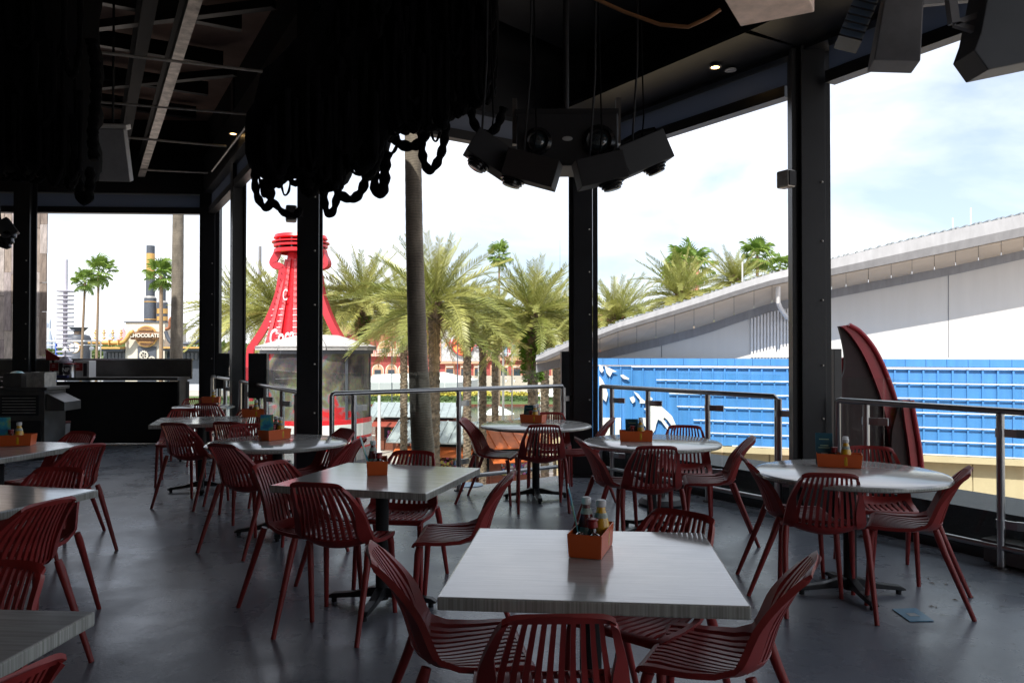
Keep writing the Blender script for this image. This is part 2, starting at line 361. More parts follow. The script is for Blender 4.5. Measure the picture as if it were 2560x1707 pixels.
# little loudspeakers on columns
def wallspk(p, rz, label):
    t = thing('wall_speaker', label, 'speaker', p, rz, 'small speakers on the columns')
    MB().box((0, 0, 0), (.10, .13, .15)).build('case', M['galv'], t, bevel=.02)
    MB().box((0, -.07, 0), (.08, .012, .125)).build('grille', M['blackmatt'], t, bevel=.004)
    MB().box((.08, 0, 0), (.06, .04, .05)).build('bracket', M['blackmatt'], t)
wallspk(D(1965, 449, 6.62), .5, 'small grey box speaker on the widest column')
wallspk(D(728, 535, 7.2), .3, 'small speaker on the slim column below the ropes')
# ------------------------------------------------------------------ roof steel
def clipline(a, b, ins=.35):
    pl = expand(outline, -ins); hits = []
    for i in range(len(pl)):
        p, q = pl[i], pl[(i+1) % len(pl)]; r = b-a; s = q-p; den = r.x*s.y-r.y*s.x
        if abs(den) < 1e-9: continue
        t_ = ((p.x-a.x)*s.y-(p.y-a.y)*s.x)/den; u_ = ((p.x-a.x)*r.y-(p.y-a.y)*r.x)/den
        if 0 <= u_ <= 1 and 0 <= t_ <= 1: hits.append(t_)
    hits.sort()
    if len(hits) < 2: return a, b
    return a+(b-a)*hits[0], a+(b-a)*hits[1]
U = (RL-RC).normalized(); V = Vector((-U.y, U.x, 0))        # U runs towards the camera, V to the right
def W(u, v, z): p = RC+U*u+V*v; return Vector((p.x, p.y, z))
def ibeam(name, a, b, wd, h, m, label, group=None, m2=None):
    t = thing(name, label, 'beam', (a+b)/2, 0, group); o = t.location.copy(); a = a-o; b = b-o
    zz = Vector((0, 0, h/2-.01))
    MB().beam(a-zz, b-zz, wd, .02).build('lower_flange', m2 or m, t)
    MB().beam(a+zz, b+zz, wd, .02).build('upper_flange', m, t)
    MB().beam(a, b, .02, h-.044).build('web', m, t)
    return t
t = ibeam('roof_beam', W(-.2, .35, 4.52), W(17, .35, 4.52), .30, .40, M['steelblack'], 'wide roof beam with bolt holes above the left side, its underside pale near the top', None, mat('dusty pink grey primer', (.48, .36, .33), .7, var=.3, vs=3))
a0 = G(345, 470, 4.30); a1 = G(490, 0, 4.30); dd = (a1-a0).normalized()
ibeam('roof_beam', a0-dd*.3+Vector((0, 0, .15)), a1+dd*6+Vector((0, 0, .15)), .10, .3, M['steelblack'], 'long roof beam with a lower flange painted bright as if lit at upper left', None, mat('painted-lit flange', (.55, .50, .46), .45, metal=.2, var=.5, vs=8))  # lower flange is pale to paint in the light it catches
ibeam('roof_beam', a0-dd*.3+Vector((-.32, 0, .45)), a1+dd*6+Vector((-.32, 0, .45)), .12, .4, M['blackmatt'], 'dark roof beam just left of the bright one')
for i in range(4): 
    ba, bb = clipline(W(-40, -4.2-2.4*i, 4.8), W(60, -4.2-2.4*i, 4.8))
    ibeam('roof_beam', ba, bb, .2, .35, M['blackmatt'], 'unlit roof beam running towards the camera, '+('nearest', 'second', 'third', 'farthest')[i]+' to the left of the bright one')
ORD = ['first', 'second', 'third', 'fourth', 'fifth', 'sixth', 'seventh', 'eighth', 'ninth', 'tenth', 'eleventh', 'twelfth']
for i in range(12):
    u = .9+1.25*i
    t = thing('purlin', 'dark purlin under the brown roof deck, '+ORD[i]+' counted from the bar end', 'purlin', W(u, -3, 5.1), 0, 'purlins crossing under the roof deck')
    o = t.location.copy()
    pa, pb_ = clipline(W(u, -40, 5.1), W(u, 40, 5.1)); MB().beam(pa-o, pb_-o, .09, .18).build('web', M['steelblack'], t)
for i, (u, v) in enumerate([(1.5, -2.2), (3.7, -2.2), (5.9, -2.2), (8.1, -2.2), (2.6, -4.2), (4.8, -4.2), (7.0, -4.2)]):
    o_ = W(u, v, 4.97)
    t = thing('roof_brace', ORD[i if i < 4 else i-4]+' diagonal brace from the bar end, '+('right' if i < 4 else 'left')+' of the bright flange', 'brace', o_, 0, 'diagonal roof braces')
    MB().beam(W(u, v, 4.97)-o_, W(u+1.9, v+2.0*(1 if i < 4 else -1), 4.97)-o_, .09, .09).build('angle_bar', M['steelblack'], t)
pipes = [(235, 130, 700, 184, 4.0), (318, 344, 566, 366, 3.95), (245, 255, 640, 288, 4.2), (350, 424, 520, 432, 4.0), (630, 298, 530, 428, 4.0)]
labs = ['thin pale conduit crossing high below the bright flange, topmost', 'thin bright conduit running right from the grey hanging box', 'thin dark conduit crossing the middle of the upper left ceiling', 'lowest thin conduit above the far left window', 'thin slanting conduit left of the hanging ropes']
for (x0, y0, x1, y1, z), lb in zip(pipes, labs):
    a, b = G(x0, y0, z+.1), G(x1, y1, z+.1); tag(MB().tube([a, (a+b)/2, b], .014, 8).build('conduit', M['galv'], None, True), lb, 'conduit')
cpn = [W(.4, .75, 0), W(14.2, .75, 0), Vector((5.2, -4.5, 0)), Vector((5.2, 1.2, 0)), RR+Vector((-.45, -.1, 0)), RM+Vector((-.1, -.4, 0)), RL+Vector((.35, .1, 0))]
struct(MB().prism([Vector((p.x, p.y, 4.82)) for p in (W(7.0, .75, 0), W(17.5, .75, 0), Vector((5.0, -4.6, 0)), Vector((5.0, 1.2, 0)), RR+Vector((-.5, -.1, 0)), RM+Vector((-.1, -.5, 0)))], (0, 0, .03)).build('added_dark_sheet', M['blackmatt']))  # black sheet added below the brown deck to keep the centre ceiling dark
# soffit panels with downlights along the open edges
sf = thing('edge_soffit', 'dark soffit along the inside of the right header, with downlights in it', 'soffit')
for a, b in ((RM, RR), (RR, RE)):
    d = (b-a).normalized(); n = Vector((d.y, -d.x, 0)) 
    MB().prism([a+n*.13+Vector((0, 0, 4.08)), b+n*.13+Vector((0, 0, 4.08)), b+n*.75+Vector((0, 0, 4.08)), a+n*.75+Vector((0, 0, 4.08))], (0, 0, .04)).build('soffit_panel', M['steelblack'], sf)
def downlight(p, lit, label):
    t = thing('downlight', label, 'downlight', p)
    MB().lathe([(.05, 0), (.055, -.012), (.04, -.014), (.04, -.004)], 16).build('trim_ring', M['white'] if not lit else M['galv'], t, True)
    MB().lathe([(.036, -.005), (.036, -.008)], 16).build('lens', mat('lamp lens', (.9, .7, .4), .4, emit=(1, .62, .25, 6)) if lit else M['white'], t)
downlight(G(1788, 166, 4.065), True, 'small glowing amber downlight in the right soffit')
downlight(G(1826, 174, 4.065), False, 'small unlit white disc beside the amber downlight')
downlight(G(583, 333, 4.22), True, 'glowing amber downlight in the upper left ceiling')
downlight(G(331, 497, 4.03), True, 'tiny glowing downlight above the far left window')
# hanging grey box at upper left
p = D(282, 388, 7.6)
t = thing('hanging_box', 'grey hanging box with a pale top lip at upper left', 'light box', p, .1)
MB().box((0, 0, 0), (.30, .10, .50), (.35, 0, 0)).build('panel', mat('pale grey box', (.28, .28, .29), .6, var=.1, vs=9), t, bevel=.01)
MB().box((0, -.03, .27), (.32, .12, .05), (.35, 0, 0)).build('top_lip', M['white'], t, bevel=.008)
MB().tube([(0, 0, .3), (0, 0, 1.6)], .012, 8).build('hanger_rod', M['blackmatt'], t)
# pale box seen from below at the top right
p = D(1925, 15, 4.4)
t = thing('ceiling_unit', 'white ceiling unit, light painted into its underside, seen from below at the top edge, right of centre', 'ceiling unit', p, -.5)
MB().box((0, 0, .05), (.42, .42, .10)).build('base_panel', mat('painted-lit white underside', (.78, .62, .55), .6, var=.25, vs=7), t, bevel=.008)  # light from below is put into the pale underside colour
MB().box((0, .0, .22), (.5, .5, .22)).build('housing', M['blackmatt'], t, bevel=.01)
MB().tube([(0, 0, .33), (0, 0, 1.5)], .02, 8).build('hanger_rod', M['blackmatt'], t)
cpts = [D(1450, -20, 4.6), D(1560, 30, 4.6), D(1650, 62, 4.55), D(1720, 68, 4.5), D(1770, 45, 4.45), D(1800, 25, 4.45)]
tag(MB().tube(cpts, .012, 8).build('cable', mat('orange brown cable', (.25, .11, .04), .6), None, True), 'drooping orange brown cable left of the white ceiling unit', 'cable')
# grey boxes at the top right corner
t = thing('flood_lamp', 'grey box lamp with black cooling fins hanging at upper right', 'lamp', D(2243, 82, 3.4), -.25)
MB().box((0, 0, 0), (.185, .16, .30), (0, .12, 0), .82).build('housing', M['greypanel'], t, bevel=.006)
for k in range(7): MB().box((-.13-.012*k, 0, .10-.03*k+.05), (.10, .15, .008), (0, .35, 0)).build('fin', M['steelblack'], t)
MB().tube([(0, 0, .15), (0, .05, 1.6)], .018, 8).build('hanger_rod', M['blackmatt'], t)
MB().beam((.1, 0, .12), (.42, .1, .16), .03, .03).build('arm', M['greypanel'], t)
t = thing('flood_lamp', 'dark slanted lamp box cut off by the right picture edge', 'lamp', D(2530, 60, 2.8), 0)
c = t.location.copy()
poly = [D(x, y, 2.8)-c for x, y in ((2452, 82), (2436, 126), (2471, 175), (2640, 140), (2660, -60), (2480, -60))]
MB().prism(poly, (0, .14, 0)).build('housing', mat('slate grey housing', (.055, .062, .072), .5, var=.1), t, bevel=.004)
MB().beam(D(2385, 60, 2.86)-c, D(2460, 85, 2.86)-c, .02, .02).beam(D(2385, 60, 2.86)-c, D(2470, 30, 2.86)-c, .02, .02).beam(D(2385, 60, 2.86)-c, D(2372, -40, 2.86)-c, .03, .03).build('bracket', M['greypanel'], t)
MB().tube([(.1, .07, .15), (.1, .07, 2.2)], .02, 8).build('hanger_rod', M['blackmatt'], t)
# ------------------------------------------------------------------ projector and lamp boxes in the centre
t = thing('projector_rig', 'large black twin lens box hanging from the ceiling beside the centre column', 'projector', D(1418, 350, 5.0), -.02)
MB().box((0, .15, 0), (.65, .34, .34)).build('housing', M['steelblack'], t, bevel=.01)
for sx, r in ((-.19, .085), (.2, .10)):
    q = MB().lathe([(r, 0), (r*1.06, .02), (r*.8, .035), (r*.75, .01), (r*.35, .0)], 24).build('lens_ring', M['black'], t, True); q.location = (sx, -.025, -.02); q.rotation_euler = (PI/2, 0, 0)
    q = MB().lathe([(.001, .03), (r*.3, .028), (r*.5, .02), (r*.66, .0)], 24).build('lens', mat('lens glass', (.02, .03, .035), .03, coat=1), t, True); q.location = (sx, -.03, -.02); q.rotation_euler = (PI/2, 0, 0)
q = MB().lathe([(.033, 0), (.033, .006), (.027, .008)], 24).build('badge', mat('pale badge', (.35, .35, .35), .5), t, True); q.location = (0, -.025, 0); q.rotation_euler = (PI/2, 0, 0); q.scale = (1, .45, 1)
MB().beam((-.34, .1, .2), (.34, .1, .2), .05, .05).build('top_bar', M['steelblack'], t)
MB().tube([(0, .15, .17), (0, .15, 2.25)], .02, 10).build('hanger_pole', M['steelblack'], t)
MB().beam((.34, .12, .0), (.34, .12, .3), .03, .06).beam((-.34, .12, 0), (-.34, .12, .3), .03, .06).build('bracket', M['stainless2'], t)
def lampbox(px, py, Y, size, roll, yaw, lensdx, label, m=None):
    t = thing('spot_lamp', label, 'spot lamp', D(px, py, Y), yaw, 'box lamps clamped to the projector rig')
    R = Matrix.Rotation(roll, 3, 'Y')
    MB().box((0, 0, 0), (size[0], .16, size[1]), R).build('housing', m or M['blackmatt'], t, bevel=.006)
    prof = [(.075, 0), (.078, .012), (.066, .016), (.068, .03), (.056, .034), (.056, .045), (.045, .05)]
    q = MB().lathe([(r, -z) for r, z in prof], 20).build('lens_barrel', M['black'], t, True)
    off = R@Vector((lensdx, 0, -size[1]/2)); q.location = off; q.rotation_euler = (0, roll, 0)
    MB().tube([(0, .02, size[1]/2), (0.02, .04, size[1]/2+.16), (0, .06, 1.2), (0, .1, 2.2)], .005, 8).build('cable', M['rope'], t, True)
    MB().tube([(-.06, .03, size[1]/2-.02), (-.02, .05, .6), (0, .08, 2.2)], .007, 8).build('hanger_rod', M['blackmatt'], t)
    return t
lampbox(1228, 387, 4.9, (.30, .17), .55, .2, -.04, 'black box lamp at the left end of the projector rig, lens down')
lampbox(1330, 425, 4.8, (.33, .17), .30, -.2, .0-.1, 'brownish box lamp tilted below the left lens of the projector', mat('warm black housing', (.018, .014, .014), .65))
lampbox(1500, 427, 4.8, (.30, .17), -.24, .1, .05, 'black box lamp hanging below the right lens of the projector')
lampbox(1607, 387, 4.95, (.32, .19), -.42, .15, .04, 'dark grey box lamp highest at the right end of the projector rig', mat('dark grey housing', (.028, .031, .035), .6))
tag(MB().tube([D(1560, 352, 5.1), D(1600, 330, 5.1), D(1635, 322, 5.08), D(1655, 345, 5.0)], .012, 8).build('cable', M['rope'], None, True), 'looped black cable over the right hand box lamp', 'cable')
t = thing('spot_lamp', 'black box lamp at the left picture edge in front of the plank wall', 'spot lamp', D(16, 600, 7.0), .4, 'box lamps clamped to the projector rig')
MB().box((0, 0, .1), (.13, .12, .16), (0, -.6, 0)).build('housing', M['steelblack'], t, bevel=.005)
q = MB().lathe([(.06, .08), (.07, .05), (.05, .03), (.065, 0), (.05, -.03), (.06, -.05), (.03, -.08)], 16).build('lens_barrel', M['black'], t, True); q.rotation_euler = (0, .3, 0)
MB().tube([(-.05, 0, .15), (-.1, .05, .8), (-.1, .05, 2.8)], .012, 8).build('hanger_rod', M['blackmatt'], t)
del t['group']
# ------------------------------------------------------------------ hanging rope bundles
def smooth_pts(P, n):
    out = []; m = len(P)
    for i in range(m-1):
        p0, p1, p2, p3 = P[max(i-1, 0)], P[i], P[i+1], P[min(i+2, m-1)]
        for k in range(n):
            s = k/n; out.append(.5*((2*p1)+(p2-p0)*s+(2*p0-5*p1+4*p2-p3)*s*s+(3*p1-p0-3*p2+p3)*s*s*s))
    out.append(P[-1]); return out
prof = [(632, 430), (640, 450), (655, 468), (690, 474), (705, 455), (728, 440), (742, 470), (770, 492), (800, 500), (815, 478), (838, 468), (852, 478), (872, 420), (890, 415), (905, 430), (925, 448), (948, 430), (958, 390), (968, 360), (985, 342), (1015, 330), (1055, 330), (1080, 325), (1110, 318), (1130, 300), (1165, 280), (1200, 262), (1240, 250)]
top_l = 640
def yprof(x, P):
    for (a, b), (c, d) in zip(P, P[1:]):
        if a <= x <= c: return b+(d-b)*(x-a)/(c-a)
    return P[-1][1] if x > P[-1][0] else P[0][1]
def bundle(P, x0, x1, Yc, label, loops, seed, n_r, topz=5.0, TL=None):
    ytop = (lambda x: yprof(x, TL)) if TL else (lambda x: -400)
    rnd = random.Random(seed); root = thing('rope_bundle', label, 'hanging ropes', D((x0+x1)/2, 200, Yc)); o = root.location.copy()
    # added backing: closed lumpy body that blocks light between the ropes
    mb = MB(); NX, NZ = 60, 26; grid = {}
    for side in (0, 1):
        for i in range(NX+1):
            x = x0+(x1-x0)*i/NX; yb = yprof(x, P)-22
            pb = D(x, yb, Yc)
            for j in range(NZ+1):
                z = pb.z+(topz-pb.z)*(j/NZ)
                e = min(1, min(i, NX-i)/4, (j+.3)/3)
                th = .42*math.sqrt(max(0.0, 1-(1-e)**2))
                if TL:
                    pxx = x
                    while pxx < x1 and EYE+(HOR-ytop(pxx))/F_PX*Yc < z: pxx += 8
                    pb = D(pxx, yb, Yc)
                nn = noise.fractal(Vector((pb.x*5, z*5, side*9+seed)), 1., 2., 4)*.10*e
                grid[side, i, j] = len(mb.v); mb.v.append(Vector((pb.x*(1.0)+nn*.2, Yc+(th+nn)*(1 if side else -1), z))-o)
    for side in (0, 1):
        for i in range(NX):
            for j in range(NZ):
                mb.f.append((grid[side, i, j], grid[side, i+1, j], grid[side, i+1, j+1], grid[side, i, j+1]))
    for i in range(NX):
        mb.f.append((grid[0, i, 0], grid[0, i+1, 0], grid[1, i+1, 0], grid[1, i, 0])); mb.f.append((grid[0, i, NZ], grid[0, i+1, NZ], grid[1, i+1, NZ], grid[1, i, NZ]))
    for j in range(NZ):
        for i in (0, NX): mb.f.append((grid[0, i, j], grid[0, i, j+1], grid[1, i, j+1], grid[1, i, j]))
    stuff(mb.build('light_block_core', M['rope'], root, True))
    # crowd of thinner ropes lying over it
    tg = MB()
    for k in range(n_r):
        xa = rnd.uniform(x0+4, x1-30); xb = min(x1-4, xa+rnd.uniform(12, 70)); yy = rnd.uniform(-60, min(yprof(xa, P), yprof(xb, P))-25) if k % 2 else min(yprof(xa, P), yprof(xb, P))-rnd.uniform(30, 90)
        dep = Yc-.30-rnd.random()*.25 if rnd.random() < .7 else Yc+rnd.uniform(-.2, .3)
        sag = rnd.uniform(30, 110); xm = (xa+xb)/2; ym = min(yy+sag, yprof(xm, P)-2)
        if yy < ytop(xa)+10: continue
        Pn = [D(xa, max(yy-150, ytop(xa)), dep), D(xa, yy, dep), D(xa*.7+xm*.3, (yy+ym*1.6)/2.6, dep), D(xm, ym, dep-.04), D(xb*.7+xm*.3, (yy+ym*1.6)/2.6, dep), D(xb, yy, dep), D(xb, max(yy-150, ytop(xb)), dep)]
        tg.tube([q-o for q in smooth_pts(Pn, 5)], rnd.uniform(.010, .026), 8, 2, 40, .22)
    stuff(tg.build('rope_tangle', M['rope'], root, True))
    for pts, r in loops:
        Pn = [D(x, y, Yc-.05) for x, y in pts]
        MB().tube([q-o for q in smooth_pts(Pn, 9)], r, 10, 2, 34, .2).build('rope', M['rope'], root, True)
    return root
loops = [([(640, 400), (637, 450), (645, 495), (664, 520), (676, 505), (678, 470)], .026), ([(655, 450), (672, 490), (692, 515), (712, 533), (738, 538), (752, 520)], .024),
         ([(690, 400), (705, 470), (712, 488), (722, 478), (726, 450)], .008), ([(650, 450), (656, 485), (664, 490), (672, 470)], .010),
         ([(812, 470), (812, 510), (822, 535), (836, 520), (845, 470), (850, 430)], .026), ([(838, 460), (850, 485), (878, 498), (902, 480), (916, 440), (922, 400)], .032),
         ([(875, 420), (890, 436), (908, 434), (914, 410)], .010), ([(938, 400), (936, 440), (940, 478), (952, 486), (962, 462), (964, 420), (970, 380)], .034),
         ([(950, 470), (956, 450), (958, 400)], .022), ([(982, 340), (1000, 360), (1030, 366), (1056, 352), (1064, 320)], .036),
         ([(1052, 320), (1055, 375), (1062, 410), (1076, 426), (1094, 405), (1108, 365), (1115, 310), (1112, 250)], .030), ([(1078, 330), (1084, 350), (1092, 352), (1100, 330)], .009),
         ([(965, 340), (964, 385), (984, 380), (998, 350)], .012), ([(906, 440), (918, 448), (932, 446), (940, 430)], .013), ([(1178, 240), (1182, 300), (1208, 335), (1240, 320), (1260, 270)], .030)]
bundle(prof, 634, 1240, 5.7, 'huge tangle of thick black ropes hanging over the middle of the room', loops, 3, 210, TL=[(630, 420), (655, 350), (700, 232), (770, 160), (828, 103), (850, 0), (862, -200), (1300, -400)])
profL = [(-160, 430), (0, 450), (60, 452), (120, 462), (180, 470), (205, 480), (225, 470), (236, 440), (244, 380)]
loopsL = [([(195, 400), (196, 460), (204, 500), (216, 502), (224, 480), (226, 420)], .035), ([(228, 100), (238, 160), (240, 240), (232, 330), (236, 400)], .04), ([(214, 480), (212, 505), (207, 508)], .02)]
bundle(profL, -160, 204, 6.3, 'dark tangle of ropes hanging in the upper left corner', loopsL, 8, 60)
for (x, y0, y1, lb) in ((846, 40, 105, 'short rusty chain on the wide beam above the rope tangle'), ):
    t = thing('chain', lb, 'chain', D(x, y0, 5.7)); o = t.location.copy()
    L_ = D(x, y0, 5.7).z-D(x, y1, 5.7).z; n = 9
    for k in range(n):
        ring = [Vector((.016*math.cos(a), 0, .028*math.sin(a)-L_*(k+.5)/n)) for a in [2*PI*i/10 for i in range(11)]]
        if k % 2: ring = [Vector((0, v.x, v.z)) for v in ring]
        MB().tube(ring, .004, 6, cap=False).build('chain_link', M['galv'], t, True)
# ------------------------------------------------------------------ railings
def railing(a, b, posts, label, out, lowrail=True):
    d = (b-a).normalized(); t = thing('railing', label, 'railing', (a.x, a.y, 0)); o = Vector((a.x, a.y, 0))
    z = Vector((0, 0, 1)); ln = (b-a).length
    MB().tube([Vector((0, 0, 0))+z*.02, z*1.045, z*1.064+d*.01, d*.028+z*1.07, d*(ln-.028)+z*1.07, d*ln+z*1.045, d*ln+z*.02], .024, 12).build('top_rail', M['stainless'], t, True)
    MB().tube([z*.14, d*ln+z*.14], .022, 12).build('bottom_rail', M['stainless'], t, True)
    for s in posts:
        po = MB().tube([d*s+z*0, d*s+z*1.05], .026, 12).build('post', M['stainless'], t, True)
        MB().lathe([(.05, 0), (.05, .012), (.028, .014)], 16, d*s).build('foot_flange', M['stainless2'], po, True)
        for zz in (.92, .30):
            q = MB(); q.beam(d*s+z*zz, d*(s+.10)+out*.02+z*zz, .02, .055); q.beam(d*(s+.09)+out*.02+z*zz, d*(s+.155)+out*.055+z*zz, .026, .058)
            q.lathe([(.031, -.03), (.031, .03)], 14, d*s+z*zz); q.build('glass_clamp', M['stainless'], po)
    cuts = [0]+[s+.12 for s in posts]+[ln]; cuts = sorted(set(round(max(0, min(ln, c)), 3) for c in cuts))
    for s0, s1 in zip(cuts, cuts[1:]):
        if s1-s0 < .2: continue
        p0, p1 = d*(s0+.012)+out*.07, d*(s1-.012)+out*.07
        MB().beam(p0+z*.67, p1+z*.67, .010, 1.18).build('glass_panel', M['glass'], t)
    return t
def outn(a, b): d = (b-a).normalized(); return Vector((-d.y, d.x, 0))
def spost(a, b, pxs):
    res = []; d = (b-a).normalized(); n = Vector((-d.y, d.x, 0))
    for px in pxs:
        r = ray(px, 980); p = onplane(px, 980, Vector((a.x, a.y, 0)), n); res.append((p-a).dot(d))
    return res
def seg(a, b, ga, gb):
    d = (b-a).normalized(); return a+d*ga, b-d*gb
a, b = seg(RC, RC2, .22, .2); railing(a, b, [.35, 1.2], 'railing section left of the narrow column, nearest the bar', outn(a, b))
a, b = seg(RC2, RL, .2, .22); railing(a, b, [.5, 1.7, 2.55, 3.2], 'railing section behind the left round table below the red bottle', outn(a, b))
a, b = seg(RL, RM, .22, .30); railing(a, b, spost(a, b, [885, 1147, 1408]), 'railing section in front of the palm trees', outn(a, b))
a, b = seg(RM, RR, .32, .34); railing(a, b, spost(a, b, [1530, 1620, 1769, 1947]), 'railing section in front of the blue wall', outn(a, b))
a, b = seg(RR, RE, .28, .0); railing(a, b, spost(a, b, [2165, 2500])+[3.6, 4.8], 'railing section with the red fin behind it, at right', outn(a, b))
# dark panels standing beside the columns
for px, w_, Y, y0, lb in ((2088, .075, 7.3, 872, 'tall dark slab just right of the widest column'), (1413, .11, 9.7, 878, 'tall dark slab touching the left of the centre column'), (562, .24, 12.2, 883, 'dark square screen panel right of the corner column'), (646, .22, 9.6, 883, 'dark panel between the narrow column and the slim column')):
    p = D(px, 900, Y); zt = D(px, y0, Y).z
    if w_ > .2: h = .55
    else: h = zt-.05
    t = thing('slim_screen', lb, 'screen', (p.x, p.y, 0), .1)
    MB().box((0, 0, zt-h/2), (w_, .10, h)).build('case', M['steelblack'], t, bevel=.004)
    MB().box((0, 0, (zt-h)/2), (.04, .04, max(.04, zt-h))).build('stand', M['steelblack'], t)
# outer ledge on the right side
for a, b, lb in ((RM, RR, 0), (RR, RE, 1)):
    n = outn(a, b); d = (b-a).normalized()
    mb = MB(); mb.prism([a+n*.18-d*.0+Vector((0, 0, -.6)), b+n*.18+Vector((0, 0, -.6)), b+n*.85+Vector((0, 0, -.6)), a+n*.85+Vector((0, 0, -.6))], (0, 0, .94 if lb else .93))
    tag(mb.build('outer_ledge', M['ledge'], None), ['dark ledge outside the railing in front of the blue wall', 'wide dark ledge outside the right railing under the red fin'][lb], 'ledge')
# building below the deck
struct(MB().prism([Vector((p.x, p.y, -7.4)) for p in expand(outline, -.2)], (0, 0, 7.0)).build('building_base', M['blackmatt']))
# small things on the deck edge
p = G(2545, 1425, 0)
t = thing('floor_box', 'low grey metal box on the deck at the right picture edge', 'box', (p.x+.12, p.y+.02, 0), -1.05)
MB().box((0, 0, .09), (.5, .3, .14)).build('case', M['stainless2'], t, bevel=.008)
MB().box((0, 0, .17), (.52, .32, .018)).build('lid', M['stainless2'], t, bevel=.003)
p = G(1655, 1262, 0)
t = thing('parasol_stand', 'flat round grey parasol stand on the deck behind the centre right table', 'stand', p)
MB().lathe([(.22, 0), (.23, .03), (.19, .07), (.05, .08)], 24).build('weight', M['ledge'], t, True)
MB().tube([(0, 0, .07), (0, 0, .16)], .03, 10).build('socket', M['stainless2'], t, True)
rl = random.Random(5)
for k in range(26):
    if k < 12: p = G(rl.uniform(2300, 2440), rl.uniform(1440, 1520), .002)
    elif k < 20: p = G(rl.uniform(1130, 1300), rl.uniform(1225, 1250), .002)
    else: p = G(rl.uniform(1180, 1260), rl.uniform(1225, 1260), .002)
    s_ = rl.uniform(.008, .02)
    o = MB().add([(-s_, 0, 0), (0, -s_*.4, .004), (s_*1.1, 0, .001), (0, s_*.5, .006)], [(0, 1, 2, 3)]).build('leaf_scrap', M['tan'])
    o.location = p; o.rotation_euler = (0, 0, rl.uniform(0, 6)); tag(o, 'tiny dry leaf scrap on the grey deck', 'leaf', 'dry scraps lying on the deck')
# ------------------------------------------------------------------ chairs
PR = [(-.275, .432), (-.262, .452), (-.22, .458), (-.10, .446), (.02, .438), (.075, .447), (.108, .475), (.125, .52), (.150, .60), (.200, .70), (.262, .800), (.268, .812)]
PT = [0, .06, .14, .45, .84, .97, 1.04, 1.12, 1.30, 1.60, 1.94, 2.0]
WD = [(0, .205), (.1, .222), (.5, .228), (.85, .222), (1.05, .224), (1.3, .205), (1.6, .178), (1.9, .155), (2., .146)]
KV = [(0, .004), (.3, .012), (.7, .035), (1.0, .075), (1.3, .06), (1.7, .045), (2, .038)]
def lerp(T, t):
    for (a, x), (b, y) in zip(T, T[1:]):
        if a <= t <= b: return x+(y-x)*(t-a)/(b-a)
    return T[-1][1] if t > T[-1][0] else T[0][1]
def pr(t):
    T = PT
    for i in range(len(T)-1):
        if T[i] <= t <= T[i+1]:
            s = (t-T[i])/(T[i+1]-T[i]); P = [Vector((0, PR[max(0, min(len(PR)-1, j))][0], PR[max(0, min(len(PR)-1, j))][1])) for j in (i-1, i, i+1, i+2)]
            return .5*((2*P[1])+(P[2]-P[0])*s+(2*P[0]-5*P[1]+4*P[2]-P[3])*s*s+(P[1]*3-P[0]-P[2]*3+P[3])*s*s*s)
    return Vector((0, *PR[-1]))
def SP(u, t, off=0.):
    p = pr(t); tn = (pr(min(2, t+.02))-pr(max(0, t-.02))).normalized(); n = Vector((0, tn.z, -tn.y))      # towards the sitter
    if n.z < 0 and t < .9: n = -n
    n = Vector((0, -abs(n.y) if t > .5 else n.y, abs(n.z)))
    dz = max(0, (t-1.25)/.75)**1.5*(.040*u*u+.014*abs(u)**8)
    return p+n*(lerp(KV, t)*u*u+off)+Vector((lerp(WD, t)*u, 0, -dz))
def strip(mb, u0, u1, t0, t1, nu, nt_, th):
    f0 = u0 if callable(u0) else (lambda t: u0); f1 = u1 if callable(u1) else (lambda t: u1)
    base = len(mb.v); idx = {}
    for s in (0, 1):
        for j in range(nt_+1):
            t = t0+(t1-t0)*j/nt_
            for i in range(nu+1):
                u = f0(t)+(f1(t)-f0(t))*i/nu
                idx[s, i, j] = len(mb.v); mb.v.append(SP(u, t, (-th if s else 0)))
    for s in (0, 1):
        for j in range(nt_):
            for i in range(nu): mb.f.append((idx[s, i, j], idx[s, i+1, j], idx[s, i+1, j+1], idx[s, i, j+1]))
    for j in range(nt_):
        for i in (0, nu): mb.f.append((idx[0, i, j], idx[0, i, j+1], idx[1, i, j+1], idx[1, i, j]))
    for i in range(nu):
        for j in (0, nt_): mb.f.append((idx[0, i, j], idx[0, i+1, j], idx[1, i+1, j], idx[1, i, j]))
